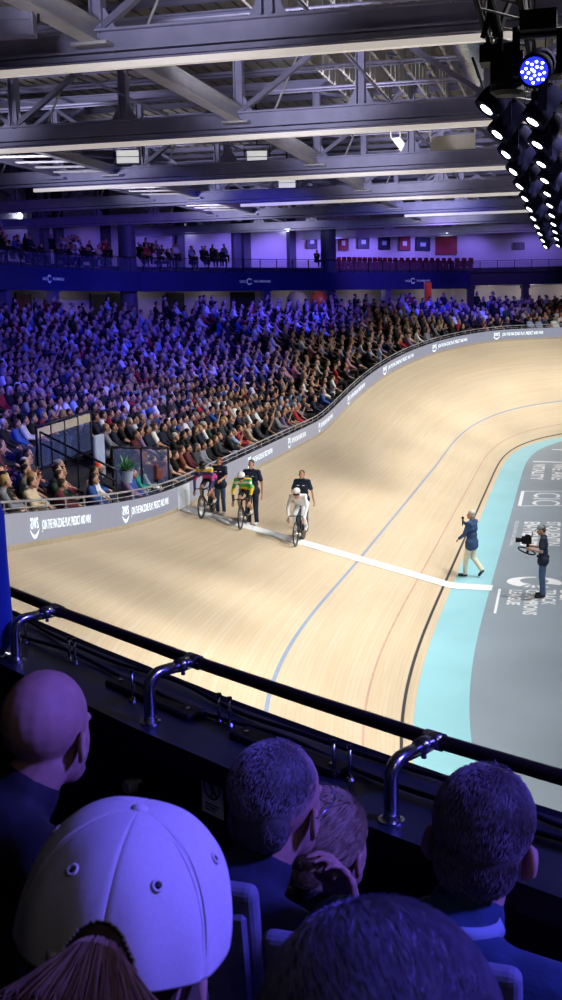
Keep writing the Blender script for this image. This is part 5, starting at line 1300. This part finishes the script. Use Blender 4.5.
for k in range(6):
    ph = -PI/2+k*PI/3
    for dphi in (-.035, .035):
        pts = []
        for t_ in np.linspace(.08, .97, 20):
            th = PI/2*t_; rad = math.sin(th)**.86; z = .122*math.cos(th)**.92
            if k == 0 and z < .058: break
            pts.append(cq((.1028*rad*math.cos(ph+dphi/max(.2, t_)*.6), .1143*rad*math.sin(ph+dphi/max(.2, t_)*.6), z+.001)))
        if len(pts) > 2: sm.tube(pts, .0007, 4)
sm.build('seam_stitching', mat('stitch', '#a9a29e', .9), cpo, True)
b = MB(); b.grid([[cq((.115*math.sin(a), -.113*math.cos(a)*1.01, z)) if False else cq((.1025*math.sin(a), -.1145*math.cos(a), z)) for a in np.linspace(-.5, .5, 12)] for z in (.004, .022)]); q = b.build('strap', m_cap, cpo, True); mo = q.modifiers.new('t', 'SOLIDIFY'); mo.thickness = .003
b = MB(); b.grid([[cq((.1015*math.sin(a)*(1+.05*v), (.113+.075*v*math.cos(a*.9))*math.cos(a), .004-.018*v-.03*abs(math.sin(a))**2*v)) for a in np.linspace(-1.15, 1.15, 24)] for v in np.linspace(0, 1, 7)]); q = b.build('brim', m_cap, cpo, True); mo = q.modifiers.new('t', 'SOLIDIFY'); mo.thickness = .004
b = MB(); rs_ = random.Random(9)
for k in range(1500):
    a = rs_.uniform(0, 2*PI); r = .024*math.sqrt(rs_.random()); p0 = Vector((r*math.cos(a), -.100, .026+r*.8*math.sin(a))); sp = 1+rs_.uniform(0, 1.1)
    pts = [cq(p0), cq((p0.x*1.25+.004, -.135, p0.z*1.0+.012)), cq((p0.x*1.7*sp+.006, -.165+.02*rs_.random(), p0.z-.022)), cq((p0.x*1.9*sp+.01*rs_.uniform(-1,1), -.172+.03*rs_.random(), p0.z-.085)), cq((p0.x*1.6*sp+.02*rs_.uniform(-1,1), -.16+.03*rs_.random(), p0.z-.17-.06*rs_.random()))]
    b.tube(pts, [.0006,.0007,.0007,.0006,.0003], 3, cap=False)
q = b.build('ponytail', m_hairc, o5, fix=False); q.color = lin('#9a7a5c')
b = MB()
for k in range(140):
    s_ = rs_.choice((-1, 1, 1)); p0 = Vector((s_*.078, rs_.uniform(-.06,.02), -.03)); b.tube([cq(p0), cq(p0+Vector((s_*.012,-.01,-.03))), cq(p0+Vector((s_*(.016+.03*rs_.random()),-.02+.03*rs_.random(),-.09-.05*rs_.random())))], [.0011,.0011,.0004], 3, cap=False)
q = b.build('loose_hair', m_hairc, o5, fix=False); q.color = lin('#4a3626')
# dark-haired person right below the camera
c = at(387, 1074, .765); o6, J6 = hero(c, 2, 'dark-haired person at the bottom edge, closest to the camera, lit purple', az_t=8, pitch=-.05, top=m_dblk, sleeves='long', hair='#6a6478', **KW)
strands(o6, J6, 14000, .020, '#837d98', 8, low=-.08, r=.0004, lift=.03, grow=-.001, front=.2, flow=(.3,-.6,-.2), jit=.12)
for o_ in (o1, o2, o3, o4, o5, o6): bpy.context.view_layer.update()
# seats and the step under them
def seat(p, yaw, label, dz=0):
    o = empty('stand_chair', p, yaw)
    b = MB(); b.box((-.22,-.02,.38),(.22,.38,.45)); q = b.build('seat', m_fab, o); mo = q.modifiers.new('b', 'BEVEL'); mo.width = .03; mo.segments = 3
    b = MB(); T = Matrix.Translation((0,-.165,.42)) @ Euler((.14,0,0)).to_matrix().to_4x4(); b.box((-.19,-.035,0),(.19,.0,.50), 0, T); q = b.build('backrest', m_fab, o); mo = q.modifiers.new('b', 'BEVEL'); mo.width = .05; mo.segments = 4
    b = MB(); b.box((-.175,-.045,.02),(.175,-.032,.46), 0, T); q = b.build('back_panel', m_fabd, o); mo = q.modifiers.new('b', 'BEVEL'); mo.width = .006
    for x in (-.2,.2): b = MB(); b.box((x-.02,-.1,-dz),(x+.02,.22,.40)); b.build('leg', m_par, o)
    tag(o, label, 'seat', 'grey seats of our stand')
Rt = Matrix.Rotation(YT, 3, 'Z')
for o_, lab in ((o3, 'grey seat under the person with pinned-up hair'), (o4, 'grey fabric seat under the person in the blue sweater')):
    p = o_.location.copy(); seat(p+Matrix.Rotation(o_.rotation_euler.z, 3, 'Z') @ Vector((0,-.12,0)), o_.rotation_euler.z, lab)
for cw_, sx, lab in ((at(261, 880, 1.78), .19, 'grey fabric seat behind the balding person, half hidden by the pale cap'), (at(265, 922, 1.70), -.19, 'grey fabric seat behind the person with glasses')):
    yw = math.radians(-4); seat(cw_-Matrix.Rotation(yw, 3, 'Z') @ Vector((sx,-.235,.915)), yw, lab, .2)
zf = min(o_.location.z for o_ in (o1, o2, o3, o4))
fl_ = MB()
def row_box(p0, depth0, depth1, z): 
    a = Vector((p0.x, p0.y, 0)); q = [a+tdir*-4+ndir*depth0, a+tdir*3.2+ndir*depth0, a+tdir*3.2+ndir*depth1, a+tdir*-4+ndir*depth1]
    fl_.add([(v.x, v.y, z-.3) for v in q]+[(v.x, v.y, z) for v in q], [(3,2,1,0),(4,5,6,7),(0,1,5,4),(1,2,6,5),(2,3,7,6),(3,0,4,7)])
m_ = (o2.location+o4.location)/2
row_box(m_, -.42, 1.15, zf-.0)
row_box(o5.location, -.5, .42, min(o5.location.z, o6.location.z))
tag(fl_.build('floor_seating_steps', m_terr), 'dark steps under the seats in front of the camera', 'step', kind='structure')
